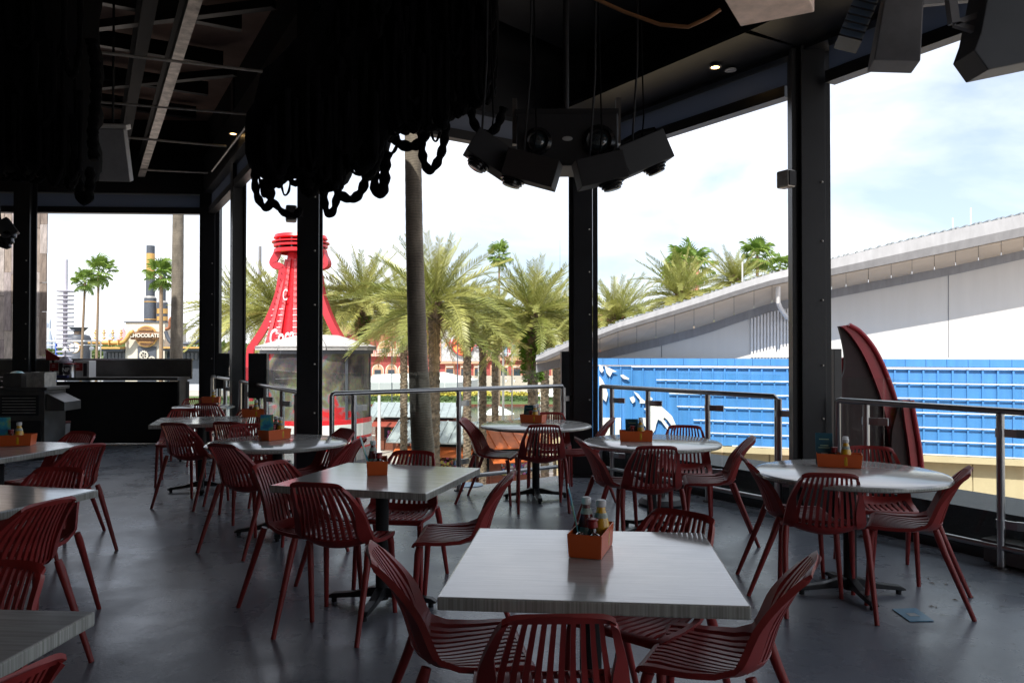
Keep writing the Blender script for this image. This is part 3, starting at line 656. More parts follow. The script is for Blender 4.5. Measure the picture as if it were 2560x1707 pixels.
def make_chair():
    t = thing('slatted_chair', 'x', 'chair'); m = M['chair']
    inner = lambda tt: .865 if tt < .8 or tt > 1.45 else .865-.13*math.sin((tt-.8)/.65*PI)
    mb = MB(); strip(mb, -1, 1, 0, .10, 18, 4, .014); strip(mb, -.9, .9, .90, 1.06, 18, 4, .013)
    for s in (-1, 1):
        strip(mb, (lambda tt: s*inner(tt)), s*1.0, .05, 1.0, 2, 16, .020)
    mb.build('seat', m, t, True)
    mb = MB(); strip(mb, -1, 1, 1.90, 2., 18, 3, .013)
    for s in (-1, 1): strip(mb, (lambda tt: s*inner(tt)), s*1.0, .98, 1.95, 2, 16, .022)
    mb.build('backrest', m, t, True)
    n = 10; span = 1.70; pit = span/(n+.9)
    for k in range(n):
        u = -span/2+pit*(k+.95); h = pit*.29
        e = abs(u)/.85
        mb = MB(); strip(mb, u-h, u+h, .085, .91+.03*e, 1, 14, .011); mb.build('seat_slat', m, t, True)
    for k in range(n):
        u = -span/2+pit*(k+.95); h = pit*.26
        mb = MB(); strip(mb, u-h, u+h, 1.05, 1.91, 1, 12, .010); mb.build('back_slat', m, t, True)
    for s in (-1, 1):
        MB().tube([(s*.196, -.235, .435), (s*.20, -.245, .40), (s*.213, -.272, .0)], [.020, .018, .0125], 12).build('leg', m, t, True)
        MB().tube([(s*.212, .085, .475), (s*.217, .10, .43), (s*.222, .125, .36), (s*.232, .27, .0)], [.017, .020, .018, .0125], 12).build('leg', m, t, True)
    return t
chair0 = make_chair()
first = [True]
CH = 'dark red slatted chairs'
def chair(x, y, face, label, rear=True):
    a = math.radians(face); d = Vector((math.cos(a), math.sin(a), 0)); p = Vector((x, y, 0))+d*.27
    rz = a+PI/2          # model faces -Y
    if first[0]:
        first[0] = False; chair0.location = p; chair0.rotation_euler = (0, 0, rz); chair0['label'] = label; chair0['group'] = CH; return chair0
    return dup(chair0, p, rz, label, CH)
CHAIRS = [
 (-.49, 2.66, 10, 'chair at the left of the near white square table, facing right'),
 (.12, 1.98, 92, 'chair nearest the camera, back view, cut by the bottom picture edge'),
 (.985, 2.52, 156, 'chair at the right of the near white square table, side on and facing left'),
 (.72, 3.27, -132, 'chair tucked behind the near white square table, only its curved top showing'),
 (-1.47, 4.72, -28, 'chair at the left corner of the middle square table, turned to the right'),
 (-1.0, 3.96, 76, 'chair in front of the middle square table, back to the camera'),
 (.02, 4.35, 178, 'chair at the right of the middle square table, side on and facing left'),
 (-.66, 5.25, -100, 'chair behind the middle square table, facing the camera'),
 (-2.10, 5.62, 62, 'chair at the front left of the left round table'),
 (-1.42, 6.75, -140, 'chair against the slim column at the right of the left round table'),
 (-1.16, 6.0, 168, 'chair side on between the left round table and the middle square table'),
 (-2.45, 7.2, -60, 'chair behind the left round table, beside the long square table'),
 (-.50, 7.78, -12, 'chair left of the centre round table, side on against the railing post'),
 (.29, 7.10, 93, 'chair in front of the centre round table, back to the camera'),
 (1.03, 7.85, 176, 'chair right of the centre round table, before the centre column'),
 (.42, 8.55, -95, 'chair behind the centre round table, only its top rail in view'),
 (.50, 6.02, 8, 'chair left of the round table by the blue wall, facing right'),
 (1.02, 5.50, 90, 'chair in front of the round table by the blue wall, back to the camera'),
 (1.56, 7.05, -103, 'chair beyond the round table by the blue wall, facing the camera'),
 (1.90, 6.12, 170, 'chair right of the round table by the blue wall, facing left'),
 (1.46, 4.96, -8, 'chair left of the right hand round table, facing right'),
 (1.74, 4.27, 77, 'chair in front of the right hand round table, back to the camera'),
 (2.52, 5.50, -108, 'chair beyond the right hand round table, before the red fin'),
 (2.64, 4.49, 152, 'chair at the far right, side on, with the floor card by its feet'),
 (-3.16, 7.27, 74, 'chair at the left front of the far square table, back to the camera'),
 (-2.70, 7.38, 80, 'chair at the right front of the far square table, back to the camera'),
 (-3.80, 9.05, -75, 'chair behind the left half of the far square table'),
 (-3.02, 9.1, -95, 'chair behind the right half of the far square table'),
 (-4.50, 11.1, -78, 'chair beyond the farthest round table, by the bar front'),
 (-3.92, 10.0, 96, 'dark looking chair just in front of the farthest round table'),
 (-3.58, 6.52, -108, 'chair behind the far left square table, against the black bar front'),
 (-3.03, 5.60, 156, 'chair at the right of the far left square table, turned to the left'),
 (-2.60, 4.50, -92, 'chair behind the second left table, facing the camera'),
 (-2.06, 3.50, 164, 'chair at the right corner of the second left table, turned to the left'),
 (-1.62, 2.50, -95, 'chair behind the nearest left table, facing the camera'),
 (-1.03, 1.62, 165, 'chair at the bottom left picture corner, only its slatted back showing'),
]
for x, y, f, lb in CHAIRS: chair(x, y, f, lb)
# ------------------------------------------------------------------ tables
def table_base(t, arm=.33, z=.705, rot=.785, r=.038):
    MB().lathe([(r, .03), (r, z)], 20).build('column', M['blackmatt'], t, True)
    MB().box((0, 0, z+.006), (.3, .3, .012)).build('mounting_plate', M['blackmatt'], t)
    for k in range(4):
        a = rot+k*PI/2; d = Vector((math.cos(a), math.sin(a), 0)); pp = [(0, .105), (.06, .10), (arm*.5, .068), (arm-.03, .052), (arm, .036), (arm, .026), (arm-.02, .024), (0, .05)]
        n = Vector((-d.y, d.x, 0))*.024
        ba = MB().prism([d*s+Vector((0, 0, zz))-n for s, zz in pp], n*2).build('base_arm', M['steelblack'], t, bevel=.005)
        MB().lathe([(.016, 0), (.016, .024), (.006, .026)], 12, d*(arm-.035)).build('foot_glide', M['blackmatt'], ba, True)
def sq_table(x, y, rz, label, s=.914, rot=.1):
    t = thing('square_table', label, 'table', (x, y, 0), rz, 'square whitewashed tables')
    MB().box((0, 0, .725), (s, s, .040)).build('table_top', M['top'], t, bevel=.006)
    table_base(t, rot=rot)
    return t
def rd_table(x, y, rz, label, r=.56):
    t = thing('round_table', label, 'table', (x, y, 0), rz, 'round whitewashed tables')
    MB().lathe([(r-.012, .708), (r, .716), (r, .728), (r-.010, .738), (r-.020, .740), (r-.040, .7455), (.001, .7455)], 72).build('table_top', M['top'], t, True)
    table_base(t, rot=.1)
    return t
sq_table(.275, 2.74, math.radians(-5.4), 'near square table with a whitish top reflecting the sky, largest in view')
sq_table(-.76, 4.58, math.radians(-15.5), 'middle square table with an orange caddy and dark bottles, left of centre')
rd_table(-1.91, 6.36, .2, 'left round table in front of the slim column')
rd_table(.24, 7.87, .0, 'centre round table by the railing before the palms')
rd_table(1.14, 6.38, .5, 'round table in front of the blue wall and centre column')
rd_table(2.06, 4.77, -.1, 'right hand round table near the widest column')
sq_table(-3.30, 8.30, .30, 'far square table with a thin looking edge before the black bar front')
rd_table(-4.15, 10.5, 0, 'farthest and smallest round table by the corner column', .40)
sq_table(-3.85, 5.86, math.radians(-12), 'far left square table with the yellow bottle, cut by the left edge')
sq_table(-2.74, 3.80, math.radians(-14), 'second left table, bare top with a sky reflection at its corner')
sq_table(-1.66, 1.78, math.radians(-4), 'nearest left table, grey wood grain, cut by the left edge')
# ------------------------------------------------------------------ caddies and what stands in them
def ketchup_mesh():
    return [('bottle_body', MB().lathe([(.001, 0), (.026, .001), (.030, .01), (.031, .05), (.029, .09), (.022, .125), (.0145, .145), (.0135, .158), (.001, .158)], 20), M['ketchup']),
            ('neck_label', MB().lathe([(.0235, .122), (.0165, .142)], 18), M['label']), ('front_label', MB().lathe([(.0318, .03), (.0312, .075)], 18), M['label']),
            ('cap', MB().lathe([(.016, .156), (.0175, .160), (.0175, .178), (.015, .182), (.001, .182)], 20), M['cap'])]
def mustard_mesh():
    return [('bottle_body', MB().lathe([(.001, 0), (.026, .001), (.031, .01), (.033, .05), (.031, .085), (.024, .115), (.0165, .138), (.015, .150), (.001, .150)], 20), M['mustard']),
            ('neck_label', MB().lathe([(.0262, .11), (.0205, .128)], 18), M['label']),
            ('cap', MB().lathe([(.018, .150), (.0195, .153), (.0195, .170), (.016, .174), (.001, .174)], 20), M['cap'])]
def shaker_mesh():
    return [('glass_body', MB().lathe([(.001, 0), (.020, .001), (.021, .01), (.018, .05), (.016, .056), (.001, .056)], 16), M['clear']),
            ('cap', MB().lathe([(.0175, .054), (.0185, .058), (.0165, .068), (.008, .074), (.001, .075)], 16), M['chrome'])]
def pepper_mesh():
    return [('glass_body', MB().lathe([(.001, 0), (.020, .001), (.021, .01), (.018, .05), (.016, .056), (.001, .056)], 16), mat('pepper behind glass', (.04, .035, .03), .15)),
            ('cap', MB().lathe([(.0175, .054), (.0185, .058), (.0165, .068), (.008, .074), (.001, .075)], 16), M['chrome'])]
def soy_mesh():
    return [('bottle_body', MB().lathe([(.001, 0), (.026, .001), (.030, .012), (.027, .045), (.014, .075), (.012, .085), (.001, .086)], 18), M['soy']),
            ('cap', MB().lathe([(.016, .082), (.020, .086), (.018, .108), (.022, .112), (.020, .116), (.001, .116)], 16), M['redcap'])]
KINDS = {'ketchup_bottle': (ketchup_mesh, 'dark red ketchup bottle with a white cap', 'bottle'), 'mustard_bottle': (mustard_mesh, 'yellow mustard bottle with a white cap', 'bottle'),
         'salt_shaker': (shaker_mesh, 'glass salt shaker with a metal cap', 'shaker'), 'pepper_shaker': (pepper_mesh, 'dark pepper shaker with a metal cap', 'shaker'), 'sauce_bottle': (soy_mesh, 'squat dark sauce bottle', 'bottle')}
CACHE = {}
def item(kind, p, label, rz=0):
    fn, lb, cat = KINDS[kind]
    if kind not in CACHE: CACHE[kind] = [(n, mb.mesh(n, m, True), m) for n, mb, m in fn()]
    t = thing(kind, lb+label, cat, p, rz, kind.replace('_', ' ')+'s in the caddies')
    for n, me, m in CACHE[kind]: link(n, me, t)
def card_mat():
    m = bpy.data.materials.new('printed menu card'); m.use_nodes = True; t = m.node_tree; l = t.links.new; b = t.nodes['Principled BSDF']
    c = N(t, 'ShaderNodeTexCoord'); n = N(t, 'ShaderNodeTexNoise', Scale=14., Detail=2.); l(c.outputs['Object'], n.inputs['Vector'])
    r = N(t, 'ShaderNodeValToRGB'); l(n.outputs['Fac'], r.inputs[0]); e = r.color_ramp.elements
    e[0].position = .40; e[0].color = (.02, .16, .30, 1); e[1].position = .62; e[1].color = (.20, .42, .16, 1)
    q = e.new(.5); q.color = (.03, .30, .42, 1); q = e.new(.7); q.color = (.45, .10, .16, 1)
    l(r.outputs[0], b.inputs['Base Color']); b.inputs['Roughness'].default_value = .3; return m
M['card'] = card_mat(); M['cardback'] = mat('teal card', (.018, .085, .12), .3, var=.35, vs=12)
M['print'] = mat('pale print', (.30, .42, .28), .5); M['printw'] = mat('pale grey print block', (.40, .44, .45), .5)
def caddy(px, py, rz, where, ln=.25, items='kmsp', card=None, flip=False, Yfix=None):
    p = G(px, py, .7456); deg = math.radians(rz)
    t = thing('table_caddy', 'orange caddy box '+where, 'caddy', p, deg, 'orange condiment caddies')
    wB, h = .125, .085; a, b = ln/2, wB/2; k = 1.07; th = .004
    def loop(a_, b_, z): return [(-a_, -b_, z), (a_, -b_, z), (a_, b_, z), (-a_, b_, z)]
    L0, L1, L2, L3 = loop(a/k, b/k, .001), loop(a, b, h), loop(a-th, b-th, h), loop(a/k-th, b/k-th, .006)
    mb = MB(); v = L0+L1+L2+L3; f = [(3, 2, 1, 0)]
    for r0 in (0, 4, 8):
        for i in range(4): f.append((r0+i, r0+(i+1) % 4, r0+4+(i+1) % 4, r0+4+i))
    f.append((12, 13, 14, 15)); mb.add(v, f); mb.build('box', M['caddy'], t, bevel=.0025)
    R = Matrix.Rotation(deg, 3, 'Z')
    spots = {'k': (.035, .025), 'm': (.035, -.03), 's': (-.07, .025), 'p': (-.07, -.028), 'y': (-.025, -.01)}
    nm = {'k': 'ketchup_bottle', 'm': 'mustard_bottle', 's': 'salt_shaker', 'p': 'pepper_shaker', 'y': 'sauce_bottle'}
    for c in items:
        x, y = spots[c]; x = -x if flip else x
        item(nm[c], p+R@Vector((x*ln/.25, y, .007)), ' '+where)
    if card:
        cx, yaw, lean, hh = card[:4]; cy = card[4] if len(card) > 4 else 0; bk = card[5] if len(card) > 5 else lean < 0
        q = thing('menu_card', 'teal menu card leaning in the caddy '+where, 'menu card', p+R@Vector((cx, cy, .01)), deg+yaw, 'menu cards in the caddies')
        mb = MB(); mb.box((0, 0, hh/2), (.105, .003, hh)); o = mb.build('card', M['cardback'] if bk else M['card'], q, bevel=.001); o.rotation_euler = (lean, 0, 0)
        if bk:
            mb = MB()
            for i, (w_, z_) in enumerate(((.06, .80), (.05, .60), (.07, .53))): mb.box((0, -.0022, hh*z_), (w_, .0012, .006))
            g = mb.build('print_lines', M['print'], q); g.rotation_euler = (lean, 0, 0)
            g = MB().box((.0, -.0022, hh*.27), (.04, .0012, .04)).build('print_block', M['printw'], q); g.rotation_euler = (lean, 0, 0)
caddy(1478, 1376, 73, 'on the near white square table', items='kmspy', flip=False, card=(.0, .22, -.22, .23, .035, False))
caddy(943, 1181, 100, 'on the middle square table', items='kspy', card=(-.03, -.05, -.3, .22, .035, False))
caddy(687, 1098, 60, 'on the left round table', items='kmspy', card=(-.09, -.95, -.1, .20, 0, False))
caddy(1333, 1056, -25, 'on the centre round table', items='kmsy', card=(-.06, .2, -.45, .18))
caddy(1590, 1102, -8, 'on the round table by the blue wall', .27, items='kmy', card=(-.03, .05, -.45, .18))
caddy(2098, 1166, -22, 'on the right hand round table', .27, items='kmspy', card=(-.085, .12, -.22, .20))
caddy(632, 1042, 20, 'on the far square table', .24, items='kmy')
caddy(528, 1007, 10, 'on the farthest round table', .24, items='km')
caddy(38, 1113, 12, 'on the far left square table', .27, items='mys', flip=False, card=(-.085, .15, .1, .21))
# card on the floor
p = G(2282, 1536, .004); t = thing('floor_card', 'blue menu card lying on the grey deck at lower right', 'menu card', p, 0)
c = [G(x, y, .003)-p for x, y in ((2230, 1522), (2290, 1520), (2335, 1552), (2274, 1553))]
MB().prism(c, (0, 0, .003)).build('card', mat('blue card', (.06, .22, .36), .35, var=.2, vs=12), t)
MB().prism([(-.03, -.03, .0025), (.025, -.03, .0025), (.02, .02, .0025), (-.03, .02, .0025)], (0, 0, .001)).build('print_block', M['printw'], t)
# small blue paper by the left railing
o = MB().lathe([(.16, 0), (.16, .003)], 20).build('blue_disc', mat('pale blue plastic', (.30, .52, .75), .4)); o.location = G(1172, 1211, .004)+Vector((0, .0, 0)); tag(o, 'pale blue round lid lying on the deck by the railing', 'lid')
# ------------------------------------------------------------------ bar at the far left
bx0, bx1, byf, byb = -12.9, -5.2, 12.25, 12.6
t = thing('bar_counter', 'long stainless bar counter with a black front below the far left window', 'bar counter', (-9, 12.4, 0))
o = Vector((-9, 12.4, 0))
MB().box((0-.05, .12, .50), (7.7, .12, .98)).build('front_panel', M['blackmatt'], t)
MB().box((-.05, -.03, 1.045), (7.7, .46, .05)).build('counter_top', M['stainless2'], t, bevel=.004)
MB().box((-.05, .28, 1.18), (7.7, .04, .31)).build('back_splash', M['stainless2'], t)
MB().box((-.05, .28, 1.345), (7.72, .06, .025)).build('top_trim', M['stainless'], t)
MB().box((3.78, -.03, .52), (.03, .30, 1.0)).build('end_trim', M['stainless2'], t)
MB().beam((.9, -.05, 1.0), (.9, .12, .72), .03, .03).beam((1.05, -.05, 1.0), (1.05, .12, .72), .03, .03).build('bracket', M['stainless2'], t)
# items on the counter
def counter(px, py, Y=12.1): p = D(px, py, Y); p.z = 1.071; return p
cartred = mat('red carton print', (.30, .02, .02), .5); cartw = mat('white carton', (.55, .54, .54), .55); cartdk = mat('dark carton print', (.03, .025, .03), .5)
for px, lb in ((152, 'left red and white carton on the bar, mostly behind the tin'), (212, 'right red and white carton on the bar with a dark stripe')):
    t = thing('carton', lb, 'carton', counter(px, 940)); 
    MB().box((0, 0, .13), (.24, .2, .26)).build('box', cartw, t, bevel=.004)
    MB().box((-.045, -.103, .165), (.13, .006, .12)).build('red_panel', cartred, t); MB().box((.06, -.103, .12), (.055, .006, .2)).build('dark_panel', cartdk, t)
    MB().box((-.045, -.103, .055), (.12, .006, .05)).build('pale_panel', mat('pale print', (.5, .5, .52), .5), t)
    MB().box((-.05, -.108, .19), (.04, .004, .008)).box((-.05, -.108, .165), (.05, .004, .006)).build('print_lines', cartw, t)
p = counter(174, 940, 11.95); t = thing('tin_can', 'big silver tin with a red rim and white letters on the bar', 'tin', p)
MB().lathe([(.085, 0), (.088, .004), (.085, .008), (.085, .20), (.088, .204), (.085, .208), (.001, .208)], 28).build('can', M['stainless'], t, True)
MB().lathe([(.087, .205), (.089, .222), (.001, .225)], 28).build('rim', M['redcap'], t, True)
MB().lathe([(.0862, .06), (.0862, .185)], 20, a0=PI*1.12, a1=PI*1.72).build('label_panel', cartdk, t, True)
text('NP', .085, M['cap'], t, (-.012, -.088, .12), (PI/2, 0, 0), .002, 'lettering', 0, .002)
t = thing('napkin_heap', 'crumpled pale plastic bag on top of the silver tin', 'bag', p+Vector((-.06, 0, .22)))
mb = MB(); mb.lathe([(.001, 0), (.07, .0), (.10, .04), (.06, .09), (.02, .11), (.001, .115)], 12)
mb.v = [v+noise.noise_vector(v*22)*.025 for v in mb.v]; mb.build('bag', mat('pale plastic film', (.55, .52, .62), .35), t, True)
p = counter(118, 905, 12.0); t = thing('red_wedge', 'dark red pointed cover sticking up behind the cartons', 'cover', p)
MB().prism([(-.02, 0, .27), (.20, 0, .0+.26), (.22, 0, .29), (-.03, 0, .44)], (0, .02, 0)).build('flap', cartred, t); MB().box((.09, .01, .13), (.03, .03, .27)).build('stand', M['blackmatt'], t)
t = thing('tray', 'dark blue low tray in front of the silver tin', 'tray', counter(150, 940, 11.88)); MB().box((0, 0, .02), (.28, .14, .04), None, 1.05).build('tray_body', mat('navy plastic', (.03, .035, .12), .4), t, bevel=.004)
# service cabinet
ZT = .99; cc = D(78, 1000, 10.9); t = thing('service_cabinet', 'dark steel service cabinet with a slotted grille at the far left', 'cabinet', (cc.x, cc.y, 0), .05)
MB().box((0, 0, .47), (.66, .55, .94)).build('carcass', M['stainless2'], t, bevel=.006); MB().box((0, 0, ZT-.025), (.74, .6, .04)).build('top', M['stainless2'], t, bevel=.004)
MB().box((0, -.28, .74), (.50, .02, .28)).build('grille_frame', M['steelblack'], t)
for k in range(6): MB().box((0, -.296, .64+k*.04), (.44, .012, .010)).build('grille_bar', M['galv'], t)
MB().prism([(.34, -.25, .90), (.34, -.25, .66), (.58, -.25, .66), (.58, -.25, .78)], (0, .45, 0)).build('side_flap', M['stainless2'], t, bevel=.003)
MB().box((0, -.28, .28), (.58, .02, .5)).build('door', M['blackmatt'], t, bevel=.004)
for px, w_, h_, lb, m in ((46, .27, .19, 'deep grey bin on the service cabinet, left', M['stainless2']), (104, .26, .20, 'pale steel bin on the service cabinet, right', M['galv'])):
    p = D(px, 960, 10.8); p.z = ZT-.004; q = thing('steel_bin', lb, 'bin', p)
    mb = MB(); a, b, th = w_/2, .14, .006
    mb.box((0, 0, .004), (w_*.94, .26, .008)); 
    for s in (-1, 1): mb.box((s*(a-.01), 0, h_/2), (th, .28, h_)); mb.box((0, s*(b-.003), h_/2), (w_-.03, th, h_))
    mb.build('bin_body', m, q); MB().box((0, -b-.008, h_-.004), (w_+.02, .014, .012)).box((0, b+.008, h_-.004), (w_+.02, .014, .012)).build('rim', m, q)
p = D(42, 935, 10.8); t = thing('plastic_wrap', 'scrap of teal and white plastic in the left bin', 'plastic', (p.x, p.y, 1.13)); mb = MB().lathe([(.001, 0), (.08, .01), (.10, .04), (.05, .06), (.001, .065)], 12); mb.v = [v+noise.noise_vector(v*20)*.02 for v in mb.v]; mb.build('wrap', mat('teal plastic', (.08, .42, .5), .3), t, True)
t = thing('trash_bin', 'small grey bin standing against the black bar front beside the cabinet', 'bin', (D(145, 1080, 11.6).x, 11.6, 0)); MB().box((0, 0, .2), (.2, .25, .4), None, 1.1).build('bin_body', M['greypanel'], t, bevel=.01); MB().box((0, 0, .42), (.23, .28, .03)).build('lid', mat('reddish lid', (.12, .04, .04), .5), t, bevel=.006)
# weathered plank wall outside the far left window
t = thing('plank_wall', 'weathered grey brown plank wall outside the far left window', 'wall', (-11.3, 16.0, 0)); rw = random.Random(4)
MB().box((-1.5, .12, 1.0), (6.1, .1, 13)).build('backing', M['blackmatt'], t)
pm = [mat('weathered plank', c, .85, var=.4, vs=7, stretch=(5, 5, .7), bump=.3, bs=30) for c in ((.34, .28, .24), (.46, .41, .39), (.26, .21, .18), (.38, .33, .33), (.52, .47, .43))]
xr = D(115, 700, 16.0).x+11.3; x = xr; pmesh = {}
while x > -1.2:
    w_ = .145; z = -1.0+rw.uniform(-.8, 0)
    while z < 6.2:
        h = rw.choice((.6, .9, 1.2)); k = (h, rw.randrange(5))
        if k not in pmesh: pmesh[k] = MB().box((0, 0, 0), (w_-.006, .03, h-.006)).mesh('plank', pm[k[1]])
        o = link('plank', pmesh[k], t); o.location = (x-w_/2, .045-rw.random()*.02, z+h/2); z += h
    x -= w_
# ------------------------------------------------------------------ ground, water, far shore
GZ = -7.5
def sheet(name, pts, z, m): return struct(MB().add([(x, y, z) for x, y in pts], [tuple(range(len(pts)))]).build(name, m))
sheet('ground', [(-400, -200), (400, -200), (400, 74), (-400, 74)], GZ, M['paving'])
sheet('water', [(-420, 73), (420, 73), (420, 140), (-420, 140)], GZ-.75, M['water'])
struct(MB().box((0, 74.15, GZ-.45), (820, .5, 1.1)).build('quay_wall', M['stone']))
struct(MB().prism([(-420, 138.6, GZ-1.2), (-420, 138.6, GZ-.55), (-420, 149, GZ+.45), (-420, 149, GZ-1.2)], (840, 0, 0)).build('grass_bank', M['grass']))
struct(MB().box((0, 138.3, GZ-.7), (840, .5, .6)).build('bank_edge', M['timber']))
sheet('promenade', [(-420, 148.8), (420, 148.8), (420, 170), (-420, 170)], GZ+.46, M['paving'])
st = MB()
for k in range(9): st.box((8, 159+k*1.0+7, GZ+.46+.15+.17*2*k-.0), (90, 14-.0*k, .34))
struct(st.build('stone_steps', M['stone']))
sheet('plaza', [(-420, 172.5), (420, 172.5), (420, 260), (-420, 260)], -4.95+.0, M['stone'])
sheet('far_ground', [(-5000, 258), (5000, 258), (5000, 8000), (-5000, 8000)], -5.2, M['lawn'])
def pxr(mb, x0, y0, x1, y1, Y, dep=.3, front=0.):
    a, b = D(x0, y1, Y), D(x1, y0, Y); mb.box(((a.x+b.x)/2, Y+dep/2-front, (a.z+b.z)/2), (b.x-a.x, dep, b.z-a.z)); return mb
def part(name, m, t, rects, Y, dep=.3, front=0.):
    o = t.location
    for r in rects:
        mb = MB(); pxr(mb, *r, Y, dep, front); mb.v = [v-o for v in mb.v]; mb.build(name, m, t)
def arch(mb, cx, y0, y1, w_, Y, dep, o, front=0.):
    a, b = D(cx-w_/2, y1, Y), D(cx+w_/2, y0, Y); r = (b.x-a.x)/2; c = (a.x+b.x)/2
    P = [(a.x, a.z), (b.x, a.z)]+[(c+r*math.cos(q), b.z-r+r*math.sin(q)) for q in [PI*i/10 for i in range(11)]]
    mb.prism([Vector((x, Y-front, z))-o for x, z in P], (0, dep, 0))
# ------------------------------------------------------------------ red cafe building across the water
YH = 176.
t = thing('cafe_building', 'red and peach cafe building with a big round guitar cafe sign across the water', 'building', D(1150, 945, YH)); o = t.location.copy()
part('wall', M['redwall'], t, [(840, 838, 1102, 946), (1216, 838, 1600, 946), (1102, 907, 1216, 946)], YH, 14)
part('upper_wall', M['redwall'], t, [(925, 800, 1005, 837.5), (1240, 790, 1560, 837.5), (1020, 812, 1090, 837.5)], YH+2, 10)
part('tower_wall', M['peach'], t, [(836, 812, 880, 837), (1015, 838, 1085, 880)], YH+.5, 8, 1.2)
part('sign_panel', mat('silver grey mosaic', (.42, .43, .42), .5, var=.4, vs=3, bump=.3, bs=4), t, [(1104, 822, 1213, 903)], YH, 2, .8)
part('sign_frame', M['peach'], t, [(1097, 812, 1103.6, 906), (1213.4, 812, 1220, 906), (1097, 903.4, 1220, 909), (1097, 806, 1220, 811.6)], YH, 2.2, 1.0)
part('cornice', M['peach'], t, [(1221, 891, 1500, 901), (870, 881, 1014, 890), (925, 797, 1005, 800), (1240, 786, 1560, 790)], YH, 1.2, 1.1)
part('balcony_rail', M['white'], t, [(905, 873, 1010, 874), (1221, 882, 1480, 883)], YH, .1, 1.9)
rb = MB()
for x in list(range(906, 1010, 4))+list(range(1223, 1480, 4)): pxr(rb, x, 874, x+.8, 891, YH, .1, 1.9)
rb.v = [v-o for v in rb.v]; stuff(rb.build('baluster', M['white'], t))
for cx, y0, y1, w_ in ((965, 851, 890, 36), (1003, 846, 890, 20), (1044, 851, 880, 26)):
    mb = MB(); arch(mb, cx, y0, y1, w_+5, YH, .4, o, .25); mb.build('arch_surround', M['cream'], t); mb = MB(); arch(mb, cx, y0+2.5, y1, w_, YH, .4, o, .4); mb.build('arch_niche', M['peach'], t)
    part('window', M['darkglass'], t, [(cx-9, 871, cx-.6, 889), (cx+.6, 871, cx+9, 889)], YH, .2, .55)
for cx in (904, 945, 979, 1010):
    mb = MB(); arch(mb, cx, 910, 946, 30, YH, .4, o, .25); mb.build('arch_surround', M['cream'], t); mb = MB(); arch(mb, cx, 912, 946, 25, YH, .4, o, .4); mb.build('arch_niche', M['peach'], t)
    part('door', M['darkglass'], t, [(cx-8, 924, cx+8, 945.5)], YH, .2, .6)
for x0, x1 in ((1113, 1136), (1150, 1172), (1184, 1206), (1226, 1240), (1249, 1271), (1281, 1304), (1311, 1331), (1344, 1366), (1378, 1400), (1412, 1436), (1448, 1472)):
    part('portal', M['peach'], t, [(x0, 911, x1, 946)], YH, .3, .3); part('door', M['darkglass'], t, [(x0+3, 922, x1-3, 945.5)], YH, .2, .5)
    part('transom', M['cream'], t, [(x0+2, 915.5, x1-2, 918)], YH, .2, .6)
for x in range(1228, 1480, 22):
    part('pilaster', mat('deep red pilaster', (.33, .03, .04), .8) if x == 1228 else bpy.data.materials['deep red pilaster'], t, [(x, 846, x+5, 890)], YH, .6, .6)
    part('capital', M['cream'], t, [(x-1, 856, x+6, 859), (x-1, 884, x+6, 887)], YH, .7, .8); part('window', mat('pale blue glass', (.12, .22, .28), .2) if x == 1228 else bpy.data.materials['pale blue glass'], t, [(x+9, 862, x+18, 889)], YH, .2, .3)
mb = MB(); arch(mb, 1574, 846, 872, 10, YH, .4, o, .3); mb.build('round_window', M['darkglass'], t)
c = D(1157, 862, YH-1.3); q = MB().lathe([(2.45, 0), (2.45, .25), (.001, .25)], 40).build('sign_ring', mat('sign red', (.45, .02, .03), .5), t, True); q.location = c-o; q.rotation_euler = (PI/2, 0, 0)
q = MB().lathe([(2.22, .2), (2.22, .34), (.001, .34)], 40).build('sign_disc', mat('sign orange', (.85, .30, .08), .5), t, True); q.location = c-o; q.rotation_euler = (PI/2, 0, 0)
SR = bpy.data.materials['sign red']
text('Hard Rock', 2.15, SR, t, D(1156, 858, YH-1.75)-o, (PI/2, 0, 0), .12, 'lettering', .15, .05, .83)
text('CAFE', 1.05, SR, t, D(1158, 877, YH-1.75)-o, (PI/2, 0, 0), .12, 'lettering', 0, .04)
# grey marquee tent in front
t = thing('marquee_tent', 'long low grey and white marquee tent on the promenade', 'tent', D(1060, 976, 154)); o = t.location.copy()
P = [D(x, y, 154) for x, y in ((928, 947), (1060, 930), (1190, 962))]; P2 = [D(x, y, 168) for x, y in ((928, 930), (1075, 925), (1188, 940))]
eave = [D(x, 962 if x < 1000 else 960, 152) for x in (905, 1100)]
r0, r1 = D(935, 936, 160), D(1110, 930, 160); e0, e1 = D(915, 956, 152), D(1145, 956, 152); b0, b1 = D(915, 956, 152)+Vector((0, 18, 0)), D(1145, 956, 152)+Vector((0, 18, 0)); ex = D(1196, 948, 160)
mb = MB(); mb.add([e0-o, e1-o, ex-o, r1-o, r0-o, b0-o, b1-o], [(0, 1, 3, 4), (1, 2, 3), (4, 3, 6, 5), (2, 6, 3)]); mb.build('roof', M['canvas'], t)
hgt = Vector((0, 0, 1.5)); mb = MB(); mb.add([e0-o, e1-o, e1-o-hgt, e0-o-hgt, ex-o, ex-o-hgt], [(0, 1, 2, 3), (1, 4, 5, 2)]); mb.build('valance', M['canvasg'], t)
for k in range(8):
    a = e0.lerp(e1, k/7); MB().tube([a-o, Vector((a.x, a.y, GZ+.46))-o], .07, 8).build('post', M['white'], t)
